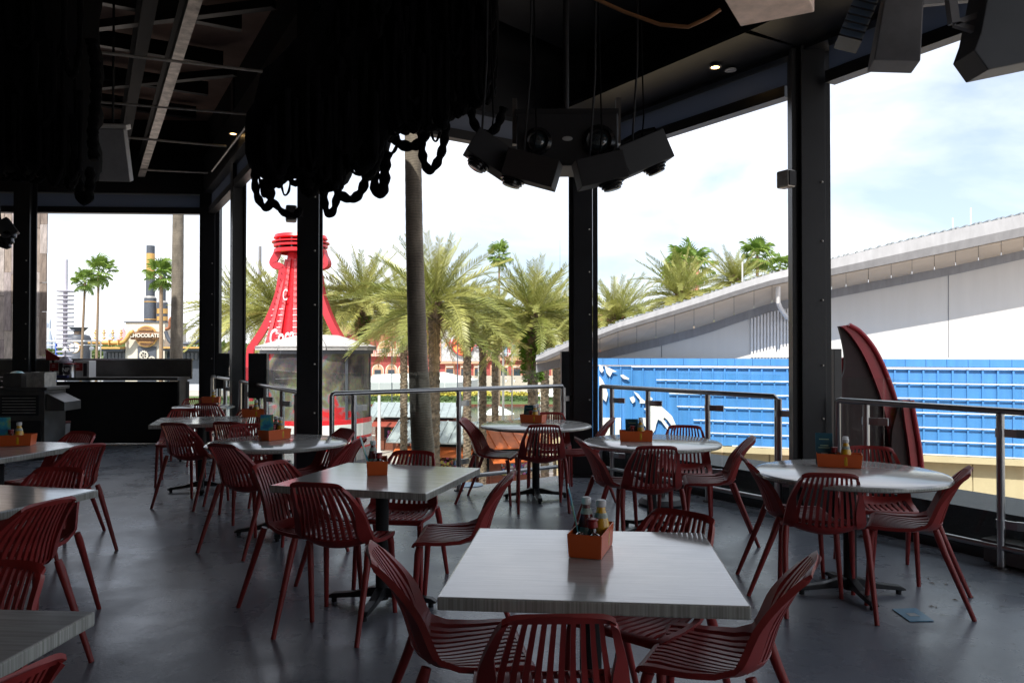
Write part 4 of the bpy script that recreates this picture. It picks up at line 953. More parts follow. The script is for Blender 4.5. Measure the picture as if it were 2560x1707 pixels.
# hedge of yellow flowers and greenery on the far bank
def clump(name, label, cat, c, sx, sy, sz, n, m, sd, ls=.3, kind=None, group=None):
    r = random.Random(sd); mb = MB()
    for i in range(n):
        while True:
            p = Vector((r.uniform(-1, 1), r.uniform(-1, 1), r.uniform(0, 1)))
            if p.length < 1 and p.length > .35: break
        p = Vector((p.x*sx, p.y*sy, p.z*sz)); a = Vector((r.gauss(0, 1), r.gauss(0, 1), r.gauss(0, 1))).normalized()*ls*r.uniform(.6, 1.2); b = a.orthogonal().normalized()*ls*.35
        mb.add([p-a*.5, p+b, p+a*.5, p-b], [(0, 1, 2, 3)])
    o = mb.build(name, m); o.location = c
    if kind: o['kind'] = kind
    else: tag(o, label, cat, group)
    return o
clump('flower_bed', '', '', Vector((-14, 149.6, GZ+.4)), 26, .9, 1.0, 4500, M['flower'], 1, .5, 'stuff')
clump('reed_bank', '', '', Vector((-6, 145.5, GZ-.2)), 60, 3, .8, 9000, M['bush'], 2, .6, 'stuff')
clump('tree_line', '', '', Vector((-120, 300, -5)), 90, 20, 10, 9000, M['bush'], 3, 2.2, 'stuff')
clump('tree_line', '', '', Vector((60, 330, -5)), 120, 20, 13, 9000, M['bush'], 4, 2.2, 'stuff')
# ------------------------------------------------------------------ people far away
def person(p, rz, shirt, legs, label, h=1.7):
    me = bpy.data.meshes.new('b'); k = h/1.7
    V_ = [(0, 0, .95), (0, 0, 1.2), (0, 0, 1.42), (0, 0, 1.5), (0, .01, 1.62), (.09, 0, .9), (.11, .06, .5), (.11, -.02, .06), (.12, -.12, .03), (-.09, 0, .9), (-.11, -.1, .5), (-.11, .14, .08), (-.11, .04, .03), (.18, 0, 1.38), (.23, .03, 1.1), (.22, -.08, .88), (-.18, 0, 1.38), (-.23, -.03, 1.1), (-.22, -.14, .9)]
    E_ = [(0, 1), (1, 2), (2, 3), (3, 4), (0, 5), (5, 6), (6, 7), (7, 8), (0, 9), (9, 10), (10, 11), (11, 12), (2, 13), (13, 14), (14, 15), (2, 16), (16, 17), (17, 18)]
    Rr = [.15, .13, .15, .06, .11, .09, .065, .045, .04, .09, .065, .045, .04, .06, .045, .035, .06, .045, .035]
    me.from_pydata([tuple(c*k for c in v) for v in V_], E_, []); ob = bpy.data.objects.new('b', me); COL.objects.link(ob)
    md = ob.modifiers.new('s', 'SKIN'); sv = me.skin_vertices[0].data
    for i, r in enumerate(Rr): sv[i].radius = (r*k, r*k*.8)
    sv[0].use_root = True; ob.modifiers.new('u', 'SUBSURF').levels = 1
    dg = bpy.context.evaluated_depsgraph_get(); m2 = bpy.data.meshes.new_from_object(ob.evaluated_get(dg)); bpy.data.objects.remove(ob)
    m2.materials.clear()
    for m in (M['skin'], shirt, legs): m2.materials.append(m)
    for f in m2.polygons:
        z = f.center.z/k; f.material_index = 2 if z < .92 else (1 if z < 1.47 and abs(f.center.x) < .3*k and not (abs(f.center.x) > .2*k and z < 1.15) else 0); f.use_smooth = True
    t = thing('person', label, 'person', p, rz); link('body', m2, t)
    MB().lathe([(.001, .13), (.07, .12), (.115, .06), (.11, 0), (.06, -.03)], 12, (0, .03*k, 1.63*k)).build('hair', mat('dark hair', (.03, .02, .015), .7), t, True); return t
blu = mat('bright blue cloth', (.03, .08, .60), .7); wht = mat('white cloth', (.7, .7, .7), .7); dk = mat('dark cloth', (.03, .03, .04), .7)
pz = lambda x, y, Y: D(x, y, Y)
person(D(1265, 967, 164.5), .5, wht, mat('khaki cloth', (.35, .3, .22), .7), 'person in a white top walking across the plaza steps', 1.75)
person(D(1286, 966, 165), -.8, wht, dk, 'person in white top and dark trousers, right of the other walker', 1.7)
person(D(1276, 992, 152), .2, blu, blu, 'person in a bright blue outfit on the lower promenade', 1.3)
# ------------------------------------------------------------------ kiosks below the deck
def roofslab(mb, a, b, c, d, th=.08): mb.prism([a, b, c, d], (0, 0, -th))
def kiosk(cx, cy, rz, L_, Wd, he, hr, label, metal, aw, body, wares, seedk):
    t = thing('market_kiosk', label, 'kiosk', (cx, cy, GZ), rz); r = random.Random(seedk)
    ov = .7
    for s in (-1, 1):
        mb = MB(); roofslab(mb, Vector((-L_/2-ov, s*(Wd/2+ov), he-.1)), Vector((L_/2+ov, s*(Wd/2+ov), he-.1)), Vector((L_/2+ov, 0, hr)), Vector((-L_/2-ov, 0, hr))); mb.build('roof', metal, t)
        n = int(L_/.55)
        for k in range(n+1):
            x = -L_/2-ov+.05+(L_+2*ov-.1)*k/n; MB().beam((x, s*(Wd/2+ov), he-.07), (x, s*.05, hr+.02), .05, .06).build('roof_seam', metal, t)
        mb = MB(); roofslab(mb, Vector((-L_/2-.2, s*(Wd/2+1.1), he-.95)), Vector((L_/2+.2, s*(Wd/2+1.1), he-.95)), Vector((L_/2+.2, s*Wd/2, he-.45)), Vector((-L_/2-.2, s*Wd/2, he-.45)), .05); mb.build('awning', aw, t)
        for x in (-L_/2, L_/2): MB().box((x, s*Wd/2, (he-.1)/2), (.16, .16, he-.1)).build('post', M['timber'], t)
    for s in (-1, 1): MB().prism([(s*L_/2, -Wd/2, he-.15), (s*L_/2, Wd/2, he-.15), (s*L_/2, 0, hr-.12)], (.06, 0, 0)).build('gable', M['slate'], t)
    MB().box((0, 0, .5), (L_-.3, Wd-.4, 1.0)).build('counter', body, t); MB().box((0, .1, he/2), (L_-.4, .2, he-.3)).build('display_wall', M['blackmatt'], t)
    MB().box((-L_/2+.35, -Wd/2+.06, he/2-.1), (.7, .08, he-.4)).build('shutter_panel', body, t)
    cols = [mat('ware colour', c, .5) for c in ((.5, .1, .4), (.6, .55, .1), (.08, .2, .5), (.6, .6, .6), (.5, .12, .08), (.1, .1, .1))] if 'wares' not in CACHE else CACHE['wares']
    CACHE['wares'] = cols
    if wares:
        for c in cols:
            mb = MB()
            for k in range(34):
                mb.box((r.uniform(-L_/2+.9, L_/2-.3), -Wd/2+.25+r.uniform(0, .1), r.uniform(1.0, he-1.0)), (r.uniform(.08, .2), .08, r.uniform(.1, .22)))
            stuff(mb.build('wares', c, t))
        for zz in (1.0, 1.4, 1.8): MB().box((.3, -Wd/2+.3, zz), (L_-1.4, .3, .04)).build('shelf', M['timber'], t)
    return t
p = D(1040, 1100, 71); kiosk(p.x+.2, 73.2-1.0, -.10, 7.2, 3.6, 3.25, 4.25, 'farther grey roofed kiosk with a red awning by the water', M['zinc'], mat('red awning metal', (.30, .06, .04), .55), M['timber'], True, 1)
p = D(1095, 1150, 52); kiosk(p.x+.2, 53.5, -.22, 5.0, 3.4, 3.1, 4.2, 'nearer grey roofed kiosk with an orange awning behind the tall palm trunk', M['zinc'], M['awning'], M['slate'], True, 2)
p = D(1275, 1100, 50); kiosk(p.x, 51.5, .35, 3.6, 2.8, 3.0, 3.9, 'kiosk with an orange roof behind the centre round table', M['awning'], M['awning'], M['timber'], True, 3)
p = D(1390, 1000, 95)
# umbrellas and cafe seating by the water
def umbrella(p, r, hh, label, m):
    t = thing('parasol', label, 'parasol', p, .3, 'parasols by the water')
    mb = MB(); mb.lathe([(r, hh-.7), (r*.5, hh-.28), (.03, hh)], 8); mb.build('canopy', m, t); MB().tube([(0, 0, 0), (0, 0, hh)], .03, 8).build('pole', M['galv'], t); MB().lathe([(.3, 0), (.3, .08), (.05, .1)], 12).build('base', M['slate'], t)
for px, py, Y, r, lb, m in ((1245, 1020, 68, 1.5, 'white parasol by the water behind the centre round table', M['canvas']), (1385, 975, 70, 1.7, 'white parasol left of the centre column', M['canvas']), (1300, 1050, 60, 1.9, 'pale parasol seen over the centre round table', M['canvasg'])):
    q = D(px, py, Y); umbrella(Vector((q.x, Y, GZ)), r, q.z-GZ+.2, lb, m)
def cafe_seat(p, rz, label):
    t = thing('cafe_stool', label, 'stool', p, rz, 'wicker stools by the water')
    MB().box((0, 0, .62), (.42, .42, .06)).build('seat', M['tan'], t); MB().box((0, .2, .88), (.42, .04, .45)).build('backrest', M['tan'], t)
    for x in (-.18, .18):
        for y in (-.18, .18): MB().tube([(x, y, 0), (x*.9, y*.9, .6)], .02, 6).build('leg', M['steelblack'], t)
for k, px in enumerate((1182, 1197, 1225, 1238, 1262)):
    q = D(px, 1075, 66); cafe_seat(Vector((q.x, 66+.5*(k % 2), GZ+.9)), k, ('leftmost', 'second', 'middle', 'fourth', 'rightmost')[k]+' wicker bar stool of the five by the quay')
struct(MB().box((D(1220, 1075, 66).x, 67, GZ+.45), (7.5, 4, .9)).build('terrace', M['timber']))
qr = thing('quay_railing', 'dark railing along the near edge of the water', 'railing', (-5, 73.6, GZ))
MB().tube([(-45, 0, 1.05), (45, 0, 1.05)], .04, 8).build('top_rail', M['galv'], qr)
mb = MB()
for k in range(91): mb.tube([(-45+k, 0, 0), (-45+k, 0, 1.05)], .03, 6)
for z in (.25, .5, .75): mb.tube([(-45, 0, z), (45, 0, z)], .012, 6)
stuff(mb.build('post', M['slate'], qr))
# lamp posts and masts
def pole(px, ytop, Y, wpx, label, m, head=False, zb=None):
    tp = D(px, ytop, Y); zb = zb if zb is not None else GZ; t = thing('mast', label, 'pole', (tp.x, Y, zb)); r = wpx/2/F_PX*Y
    MB().tube([(0, 0, 0), (0, 0, (tp.z-zb)*.5), (0, 0, tp.z-zb)], [r*1.1, r, r*.85], 12).build('pole', m, t, True); MB().lathe([(r*2, 0), (r*2, .25), (r*1.1, .3)], 12).build('base', m, t)
    if head: MB().lathe([(r*1.2, 0), (r*3, .15), (r*2.4, .5), (.01, .7)], 12, (0, 0, tp.z-zb)).build('lantern', M['slate'], t)
    return t
pole(1258, 835, 60, 6.5, 'thick pale grey pole between the palm trunks, tallest', M['galv'])
pole(1280, 845, 62, 3.5, 'thin grey pole right of the thick pale pole', M['galv'])
pole(1197, 912, 56, 6, 'white pole between the palm trunks', M['white'])
pole(1352, 858, 62, 3, 'thin pale pole left of the slanting eave', M['white'])
pole(1144, 840, 130, 3, 'thin pole crossing the round cafe sign', M['slate'])
pole(948, 988, 68, 8, 'short pale post by the water left of the farther kiosk', M['white'])
pole(980, 845, 130, 2.6, 'thin pole in front of the left arches of the cafe', M['slate'])
# ------------------------------------------------------------------ red bottle tower with its round screen kiosk
cx, cy = D(752, 700, 39).x, 39.0
t = thing('bottle_tower', 'tall red bottle shaped tower of curved ribs, rings and a lettered core', 'tower', (cx, cy, GZ)); o = t.location.copy()
zz = lambda y, Y=39.: D(750, y, Y).z-GZ
ringm = M['bottlered']; R0 = 66/F_PX*39
MB().lathe([(R0*.3, zz(583)), (R0*.95, zz(590)), (R0*1.0, zz(598)), (R0*.9, zz(601)), (.01, zz(601))], 40).build('cap', ringm, t, True)
for y0, y1, k in ((606, 609.5, 1.07), (613, 619, 1.0), (625, 634, .98)):
    MB().lathe([(R0*k*.8, zz(y0)), (R0*k, zz(y0+.6)), (R0*k, zz(y1)), (R0*k*.8, zz(y1+.4)), (R0*k*.8, zz(y0))], 40).build('ring', ringm, t, True)
for k in range(10):
    a = 2*PI*k/10+.2; MB().tube([(R0*.88*math.cos(a), R0*.88*math.sin(a), zz(632)), (R0*.88*math.cos(a), R0*.88*math.sin(a), zz(596))], .05, 6).build('cap_post', M['slate'], t)
s_ = 39/F_PX
ribprof = [(55, 626), (58, 640), (66, 656), (64, 664), (50, 668), (44, 674), (46, 695), (54, 740), (72, 790), (92, 830), (112, 862), (120, 885), (121, 1000)]
for a in (math.radians(192), math.radians(-6), math.radians(95)):
    d = Vector((math.cos(a), math.sin(a), 0)); n = Vector((-d.y, d.x, 0))*.26
    P = smooth_pts([Vector((r*s_, 0, zz(y))) for r, y in ribprof], 4); mb = MB(); b0 = 0
    for i, p in enumerate(P):
        tn = (P[min(i+1, len(P)-1)]-P[max(0, i-1)]).normalized(); nn = Vector((tn.z, 0, -tn.x))*.17
        for q, sg in ((p+nn, 1), (p-nn, 1)):
            base = d*q.x+Vector((0, 0, q.z)); mb.v += [base-n, base+n]
    for i in range(len(P)-1):
        A = [4*i, 4*i+1, 4*i+3, 4*i+2]; B = [x+4 for x in A]
        for k in range(4): mb.f.append((A[k], A[(k+1) % 4], B[(k+1) % 4], B[k]))
    mb.f += [(0, 1, 3, 2), tuple(len(mb.v)-4+k for k in (0, 2, 3, 1))]
    mb.build('rib', ringm if abs(math.sin(a)) > .3 else mat('dusty red paint', (.50, .03, .045), .5) if 'dusty red paint' not in bpy.data.materials else bpy.data.materials['dusty red paint'], t)
MB().lathe([(1.5, zz(930)), (1.40, zz(870)), (1.06, zz(800)), (.70, zz(720)), (.46, zz(650)), (.4, zz(632))], 8, (-.25, 0, 0)).build('core', M['bottlered'], t)
for k in range(4):
    a = -PI/2+(k-1.6)*.62; P = [Vector((-.25+1.03*r*math.cos(a), 1.03*r*math.sin(a), zz(y))) for r, y in ((1.4, 870), (1.06, 800), (.70, 720), (.46, 650))]
    MB().tube(P, [.13, .12, .10, .08], 4).build('core_rib', mat('pale red rib', (.62, .07, .08), .4) if k == 0 else bpy.data.materials['pale red rib'], t)
    for j in range(14):
        y = 655+j*15; r = lerp([(650, .46), (720, .70), (800, 1.06), (870, 1.4)], y)*1.03+.15
        MB().box((-.25+r*math.cos(a), r*math.sin(a), zz(y)), (.22, .02, .04), (0, 0, a+PI/2)).build('tick', M['white'] if y > 770 else M['redcap'], t)
text('Coca-Cola', 1.15, M['cap'], t, (.12, -1.62, zz(840)), (PI/2, -.16, 0), .03, 'lettering', .35, .02, .5)
text('C', .8, M['cap'], t, (-.5, -1.0, zz(742)), (PI/2, 0, 0), .03, 'lettering', .1, .0, .45)
cx, cy = D(793, 900, 34.5).x, 34.5
t = thing('screen_kiosk', 'round kiosk with curved mesh screens, grey panel roof and red and white band', 'kiosk', (cx, cy, GZ)); z3 = lambda y: D(790, y, 34.5).z-GZ
k3 = 34.5/F_PX; roofm = mat('grey white roof sheet', (.46, .45, .44), .55, var=.1, vs=2)
NP = 16
for k in range(NP):
    a0, a1 = 2*PI*k/NP, 2*PI*(k+1)/NP-.02; r = 148*k3
    P = [Vector((r*math.cos(a0), r*math.sin(a0), z3(866))), Vector((r*math.cos(a1), r*math.sin(a1), z3(866))), Vector((.35*r*math.cos(a1), .35*r*math.sin(a1), z3(838))), Vector((.35*r*math.cos(a0), .35*r*math.sin(a0), z3(838)))]
    mb = MB().prism(P, (0, 0, -.1)); mb.prism([P[0], P[1], P[1]+Vector((0, 0, -.16)), P[0]+Vector((0, 0, -.16))], (-.06*math.cos(a0), -.06*math.sin(a0), 0)); mb.build('roof_panel', roofm, t)
MB().lathe([(.38*148*k3, z3(841)), (.01, z3(838))], 24).build('roof_cap', roofm, t)
R1 = 131*k3
MB().lathe([(R1*1.05, z3(884)), (R1*1.05, z3(865)), (.01, z3(865))], 48).build('header_ring', M['slate'], t)
def led_mat():
    m = bpy.data.materials.new('unlit mesh screen'); m.use_nodes = True; tt = m.node_tree; l = tt.links.new; b = tt.nodes['Principled BSDF']; c = N(tt, 'ShaderNodeTexCoord')
    n = N(tt, 'ShaderNodeTexNoise', Scale=.55, Detail=3., Distortion=.8); l(c.outputs['Object'], n.inputs['Vector']); r = N(tt, 'ShaderNodeValToRGB'); l(n.outputs['Fac'], r.inputs[0]); e = r.color_ramp.elements
    e[0].position = .40; e[0].color = (.045, .042, .045, 1); e[1].position = .62; e[1].color = (.55, .03, .035, 1); q = e.new(.44); q.color = (.09, .075, .07, 1); q = e.new(.52); q.color = (.16, .16, .09, 1); q = e.new(.56); q.color = (.16, .18, .18, 1)
    n2 = N(tt, 'ShaderNodeTexNoise', Scale=9., Detail=8., Roughness=.8); l(c.outputs['Object'], n2.inputs['Vector']); r2 = N(tt, 'ShaderNodeValToRGB'); l(n2.outputs['Color'], r2.inputs[0])
    mxx = N(tt, 'ShaderNodeMixRGB'); mxx.blend_type = 'OVERLAY'; mxx.inputs[0].default_value = 1.; l(r.outputs[0], mxx.inputs[1]); l(n2.outputs['Color'], mxx.inputs[2])
    l(mxx.outputs[0], b.inputs['Base Color']); b.inputs['Roughness'].default_value = .4; b.inputs['Specular IOR Level'].default_value = .15; return m
LED = led_mat()
for k in range(8):
    a = -PI+k*PI/4; MB().lathe([(R1, z3(1045)), (R1, z3(877))], 8, a0=a+.02, a1=a+PI/4-.02).build('screen_panel', LED, t)
    MB().box((R1*math.cos(a), R1*math.sin(a), (z3(1045)+z3(877))/2), (.1, .1, z3(877)-z3(1045)), (0, 0, a)).build('mullion', M['slate'], t)
for y0, y1, m, nm, kk in ((1041, 1052, M['bottlered'], 'red_band', 1.025), (1052, 1082, M['canvas'], 'white_band', 1.03), (1082, 1112, M['bottlered'], 'red_band', 1.02), (1112, 1140, M['greypanel'], 'grey_band', 1.02), (1140, 1300, M['slate'], 'base_band', 1.0)):
    MB().lathe([(R1*kk, z3(y1)), (R1*kk, z3(y0)), (.01, z3(y0))], 48).build(nm, m, t)
for k in range(26):
    a = -PI*.30+k*.05; MB().box((R1*1.03*math.cos(a), R1*1.03*math.sin(a), z3(1098)), (.03, .05, .32), (0, 0, a)).build('white_tick', M['cap'], t)
# ------------------------------------------------------------------ white building, blue clad wall
B0, B1 = D(1968, 900, 20.), D(2500, 900, 18.26); bd = (B1-B0); bd.z = 0; bd.normalize(); bn = Vector((bd.y, -bd.x, 0)); bn = bn if bn.y < 0 else -bn   # bn faces the camera
PB = Vector((B0.x, B0.y, 0))
def wp(px, py, off=0.): return onplane(px, py, PB+bn*off, bn)
t = thing('blue_wall', 'bright blue clad wall with ribs, thin white rails and white cut out shapes', 'wall', (B0.x, B0.y, 0)); o = t.location.copy()
sL, sR = (wp(1470, 900)-PB).dot(bd), (wp(2700, 900)-PB).dot(bd); zt = wp(1968, 897).z; zb_ = wp(1968, 1120).z
q = lambda s, off, z: bd*s+bn*off+Vector((0, 0, z))
MB().prism([q(sL, 0, zb_), q(sR, 0, zb_), q(sR, -.45, zb_), q(sL, -.45, zb_)], (0, 0, zt-zb_-.18)).build('backing', M['blue'], t)
w_ = (sR-sL)/26
for k in range(26): MB().prism([q(sL+k*w_+.004, .05, zt-.18), q(sL+(k+1)*w_-.004, .05, zt-.18), q(sL+(k+1)*w_-.004, -.46, zt-.18), q(sL+k*w_+.004, -.46, zt-.18)], (0, 0, .18)).build('coping_panel', M['blue'], t)
ribs = wp(1500, 1000), 
for k in range(-18, 19):
    s = .31*k
    if sL+.05 < s < sR: MB().prism([q(s-.02, .0, zb_), q(s+.02, .0, zb_), q(s+.02, .055, zb_), q(s-.02, .055, zb_)], (0, 0, zt-zb_-.19)).build('rib', M['blue'], t)
for i, (x0, y0) in enumerate(((1578, 919), (1640, 953), (1672, 988), (1692, 1022), (1733, 1054), (1775, 1087), (1830, 1118))):
    a = wp(x0, y0, .11); s = (a-PB).dot(bd); z = zt-.225-.345*i if False else None
    zr = (EYE-(([919, 953.8, 989, 1022.5, 1057, 1089, 1120][i]-878)*20/F_PX)*(1-.11/20))
    MB().prism([q(s, .056, zr-.014), q(sR, .056, zr-.014), q(sR, .08, zr-.014), q(s, .08, zr-.014)], (0, 0, .028)).build('white_rail', M['white'], t)
    if i == 0: MB().prism([q(sL, .055, zt-.21), q(sR, .055, zt-.21), q(sR, .075, zt-.21), q(sL, .075, zt-.21)], (0, 0, .018)).build('trim_line', M['white'], t)
shapes = [[(1551, 937), (1557, 936), (1573, 946), (1571, 949), (1560, 947), (1552, 941)], [(1512, 915), (1528, 922), (1542, 929), (1531, 930), (1525, 942), (1516, 932)],
 [(1574, 994), (1583, 990), (1588, 998), (1587, 1004), (1581, 1008), (1577, 1001)], [(1584, 978), (1595, 984), (1603, 995), (1612, 1002), (1613, 1008), (1599, 1008), (1600, 1000), (1592, 990)],
 [(1624, 990), (1632, 997), (1630, 1000), (1625, 1000)], [(1609, 1021), (1615, 1020), (1615, 1026)], [(1605, 1044), (1616, 1044), (1617, 1072), (1610, 1062)], 
 [(1626, 1010), (1648, 1011), (1664, 1025), (1680, 1040), (1690, 1063), (1682, 1068), (1669, 1050), (1661, 1043), (1658, 1047), (1672, 1066), (1672, 1078), (1653, 1052), (1645, 1048), (1640, 1062), (1638, 1074), (1630, 1086), (1622, 1092), (1616, 1080)],
 [(1498, 911), (1505, 914), (1509, 926), (1504, 932), (1499, 925)], [(1498, 940), (1506, 950), (1514, 966), (1520, 985), (1515, 1004), (1500, 990)], [(1499, 1045), (1514, 1045), (1522, 1062), (1526, 1090), (1500, 1095)]]
for i, sh in enumerate(shapes):
    P = [wp(x, y, .10)-o for x, y in sh]; MB().prism(P, -bn*.02).build('white_cutout', mat('white vinyl', (.78, .76, .70), .6) if i == 0 else bpy.data.materials['white vinyl'], t)
for x0, x1 in ((1538, 1552), (1497, 1530)):
    P = [wp(x, y, .16)-o for x, y in ((x0, 1044), (x1, 1044), (x1, 1120), (x0, 1120))]; MB().prism(P, -bn*.04).build('white_board', bpy.data.materials['white vinyl'], t)
# beige lower storey
t = thing('beige_base', 'beige panelled base storey below the blue wall', 'wall', (B0.x, B0.y, 0))
q2 = lambda s, off, z: q(s, off, z)
MB().prism([q(sL-1, -.2, GZ), q(sR+6, -.2, GZ), q(sR+6, -1, GZ), q(sL-1, -1, GZ)], (0, 0, zb_-GZ-.02)).build('wall', M['beige'], t)
MB().prism([q(sL-1, .16, zb_-.16), q(sR+6, .16, zb_-.16), q(sR+6, -.19, zb_-.16), q(sL-1, -.19, zb_-.16)], (0, 0, .14)).build('ledge', M['beige'], t)
for k in range(16):
    s = sL-.9+k*1.15
    for z0, hh in ((zb_-.18-.95, .93), (zb_-.18-1.95, .97), (zb_-.18-2.97, .98)):
        MB().prism([q(s, -.14, z0), q(s+1.13, -.14, z0), q(s+1.13, -.2, z0), q(s, -.2, z0)], (0, 0, hh)).build('wall_panel', M['beige'], t)
# white building with slanting eave
t = thing('white_building', 'large white hall with a slanting grey metal eave and cream soffit panels', 'building', (B0.x, B0.y, 0))
OW, OF = -.9, .45
topl = [(1340, 893), (1365, 878), (1415, 857), (1500, 824), (1545, 806), (1640, 776), (1760, 738), (1850, 707), (1930, 683), (1975, 672), (2079, 648), (2240, 608), (2389, 573), (2560, 535), (2760, 492)]
fasb = [(1340, 906), (1365, 900), (1415, 878), (1500, 845), (1545, 828), (1640, 800), (1760, 764), (1850, 735), (1930, 712), (1975, 703), (2079, 688), (2240, 656), (2389, 626), (2560, 590), (2760, 548)]
sofi = [(1340, 910), (1365, 905), (1415, 893), (1500, 880), (1545, 868), (1640, 846), (1760, 815), (1850, 783), (1930, 757), (1975, 748), (2079, 724), (2240, 693), (2389, 664), (2560, 626), (2760, 584)]
yv = lambda P, x: yprof(x, P)
xs = [1340, 1365, 1415, 1445, 1470, 1500, 1545, 1592, 1640, 1687, 1735, 1785, 1835, 1885, 1930, 1975, 2027, 2079, 2115, 2171, 2228, 2280, 2336, 2389, 2446, 2503, 2560, 2620, 2690, 2760]
for a, b in zip(xs, xs[1:]):
    mb = MB(); A, Bq = wp(a, yv(topl, a), OF)-o, wp(b, yv(topl, b), OF)-o; C, Dq = wp(b, yv(fasb, b), OF)-o, wp(a, yv(fasb, a), OF)-o
    m1, m2 = (A*.4+Dq*.6)+bn*.05, (Bq*.4+C*.6)+bn*.05
    bk = -bn*.08; mb.add([A, Bq, m2, m1, C, Dq, A+bk, Bq+bk, C+bk, Dq+bk], [(0, 1, 2, 3), (3, 2, 4, 5), (6, 9, 8, 7), (0, 6, 7, 1), (5, 4, 8, 9), (0, 3, 5, 9, 6), (1, 7, 8, 4, 2)]); mb.build('eave_fascia', M['eave'], t)
    e = .0
    S0, S1 = wp(a, yv(fasb, a)+3, OF-.1)-o, wp(b, yv(fasb, b)+3, OF-.1)-o; S2, S3 = wp(b, yv(sofi, b), OW+.05)-o, wp(a, yv(sofi, a), OW+.05)-o
    g = (S1-S0)*.010; up_ = Vector((0, 0, .07)); MB().prism([S0+up_, S1+up_, S2+up_, S3+up_], (0, 0, .03)).build('soffit_backing', M['slate'], t); MB().prism([S0+g, S1-g, S2-g, S3+g], (0, 0, .05)).build('soffit_panel', M['soffit'], t)
    T0, T1 = wp(a, yv(sofi, a), OW+.04)-o, wp(b, yv(sofi, b), OW+.04)-o; T2, T3 = wp(b, yv(sofi, b)+21, OW+.04)-o, wp(a, yv(sofi, a)+21, OW+.04)-o
    MB().prism([T0, T1, T2, T3], -bn*.06).build('wall_trim', M['eave'], t)
    W0, W1 = wp(a, yv(sofi, a)+19, OW)-o, wp(b, yv(sofi, b)+19, OW)-o; z0 = zt-.6
    if W0.z > z0 and a >= 1415: MB().prism([Vector((W0.x, W0.y, z0)), Vector((W1.x, W1.y, z0)), W1, W0], -bn*.2).build('wall_panel', M['whitewall'], t)
    # roof sheet running back from the eave
    rr = -bn*14+Vector((0, 0, .9)) ; MB().add([A+Vector((0, 0, .01)), Bq+Vector((0, 0, .01)), Bq+rr, A+rr], [(0, 1, 2, 3)]).build('roof_sheet', M['zinc'], t)
    for f in (.1, .5, .9): 
        P0 = A.lerp(Bq, f)+Vector((0, 0, .02)); MB().beam(P0, P0+rr, .05, .05).build('roof_seam', M['zinc'], t)
for x in (2371, 1654):
    a = wp(x, yv(sofi, x)+20, OW+.006)-o; b = wp(x, 893, OW+.006)-o; MB().beam(a, b, .012, .006, bn).build('panel_joint', M['slate'], t)
for k in range(13):
    x = 1880+k*8.2; a = wp(x, yv(sofi, x)+22, OW+.03)-o; b = wp(x, 893, OW+.03)-o; MB().beam(a, b, .05, .05, bn).build('cladding_rib', M['white'], t)
P = [wp(1945, 715, .2)-o, wp(1945, 755, .1)-o, wp(1952, 772, -.3)-o, wp(1968, 795, OW+.1)-o]
MB().tube(P, .06, 10).build('downpipe', M['white'], t, True)
for x, y in ((2382, 545), (2427, 520), (1856, 655)):
    a = D(x, y+ (24 if x > 2000 else 30), 22); MB().tube([a-o-Vector((0, 0, .6)), D(x, y, 22)-o], .02, 6).build('roof_rod', M['white'], t)
# ------------------------------------------------------------------ red fin sculpture
Yf = 7.6
def fin(name, label, outer, inner, edge, Y, dk):
    t = thing(name, label, 'sculpture', D(outer[-1][0], outer[-1][1], Y)); o = t.location.copy()
    a = [D(x, y, Y) for x, y in outer]; b = [D(x, y, Y) for x, y in edge]; n = len(a)
    for (A, Bv, th, nm, m, off) in ((a, b, .10, 'red_band', M['redfin'], 0),):
        mb = MB(); A2, B2 = smooth_pts(A, 6), smooth_pts(Bv, 6)
        for i in range(len(A2)-1):
            mb.prism([A2[i]-o, A2[i+1]-o, B2[i+1]-o, B2[i]-o], (0, th, 0))
        mb.build(nm, m, t)
        mb = MB(); mb.tube([p-o-Vector((0, .015, 0)) for p in A2], .022, 8); mb.build('edge_rim', M['redfin'], t, True)
    if dk:
        e2 = smooth_pts(b, 6); i2 = smooth_pts([D(x, y, Y) for x, y in inner], 6); mb = MB()
        for i in range(min(len(e2), len(i2))-1): mb.prism([e2[i]-o+Vector((0, .04, 0)), e2[i+1]-o+Vector((0, .04, 0)), i2[i+1]-o+Vector((0, .04, 0)), i2[i]-o+Vector((0, .04, 0))], (0, .04, 0))
        mb.build('dark_panel', M['darkfin'], t)
out = [(2121, 812), (2150, 830), (2185, 873), (2215, 935), (2240, 1010), (2262, 1110), (2275, 1240)]
edg = [(2103, 815), (2126, 836), (2158, 885), (2186, 948), (2210, 1020), (2228, 1115), (2238, 1245)]
inn = [(2102, 816), (2110, 848), (2117, 890), (2115, 930), (2095, 975), (2070, 1060), (2060, 1250)]
fin('red_fin', 'tall curved red fin with a dark panel, outside the railing right of the widest column', out, inn, edg, Yf, True)
fin('red_fin', 'lower red fin overlapping the tall one on its right side', [(2278, 1000), (2284, 1040), (2296, 1110), (2303, 1170), (2306, 1240)], [(2240, 1060), (2236, 1080), (2234, 1110), (2232, 1170), (2230, 1240)], [(2256, 1000), (2262, 1048), (2272, 1115), (2278, 1170), (2281, 1240)], Yf-.12, True)
fin('red_fin', 'small red fin tip showing between the dark slab and the tall fin', [(2112, 893), (2113, 915), (2108, 945), (2098, 990), (2092, 1060)], [], [(2099, 897), (2099, 915), (2097, 945), (2088, 990), (2082, 1060)], Yf+.5, False)
t = thing('dark_ramp', 'dark red slanting bar behind the left of the right hand railing', 'bar', D(2120, 1100, 7.9)); o = t.location.copy()
MB().beam(D(2150, 1040, 7.9)-o, D(2105, 1150, 7.9)-o, .12, .08).build('bar', M['redfin'], t)
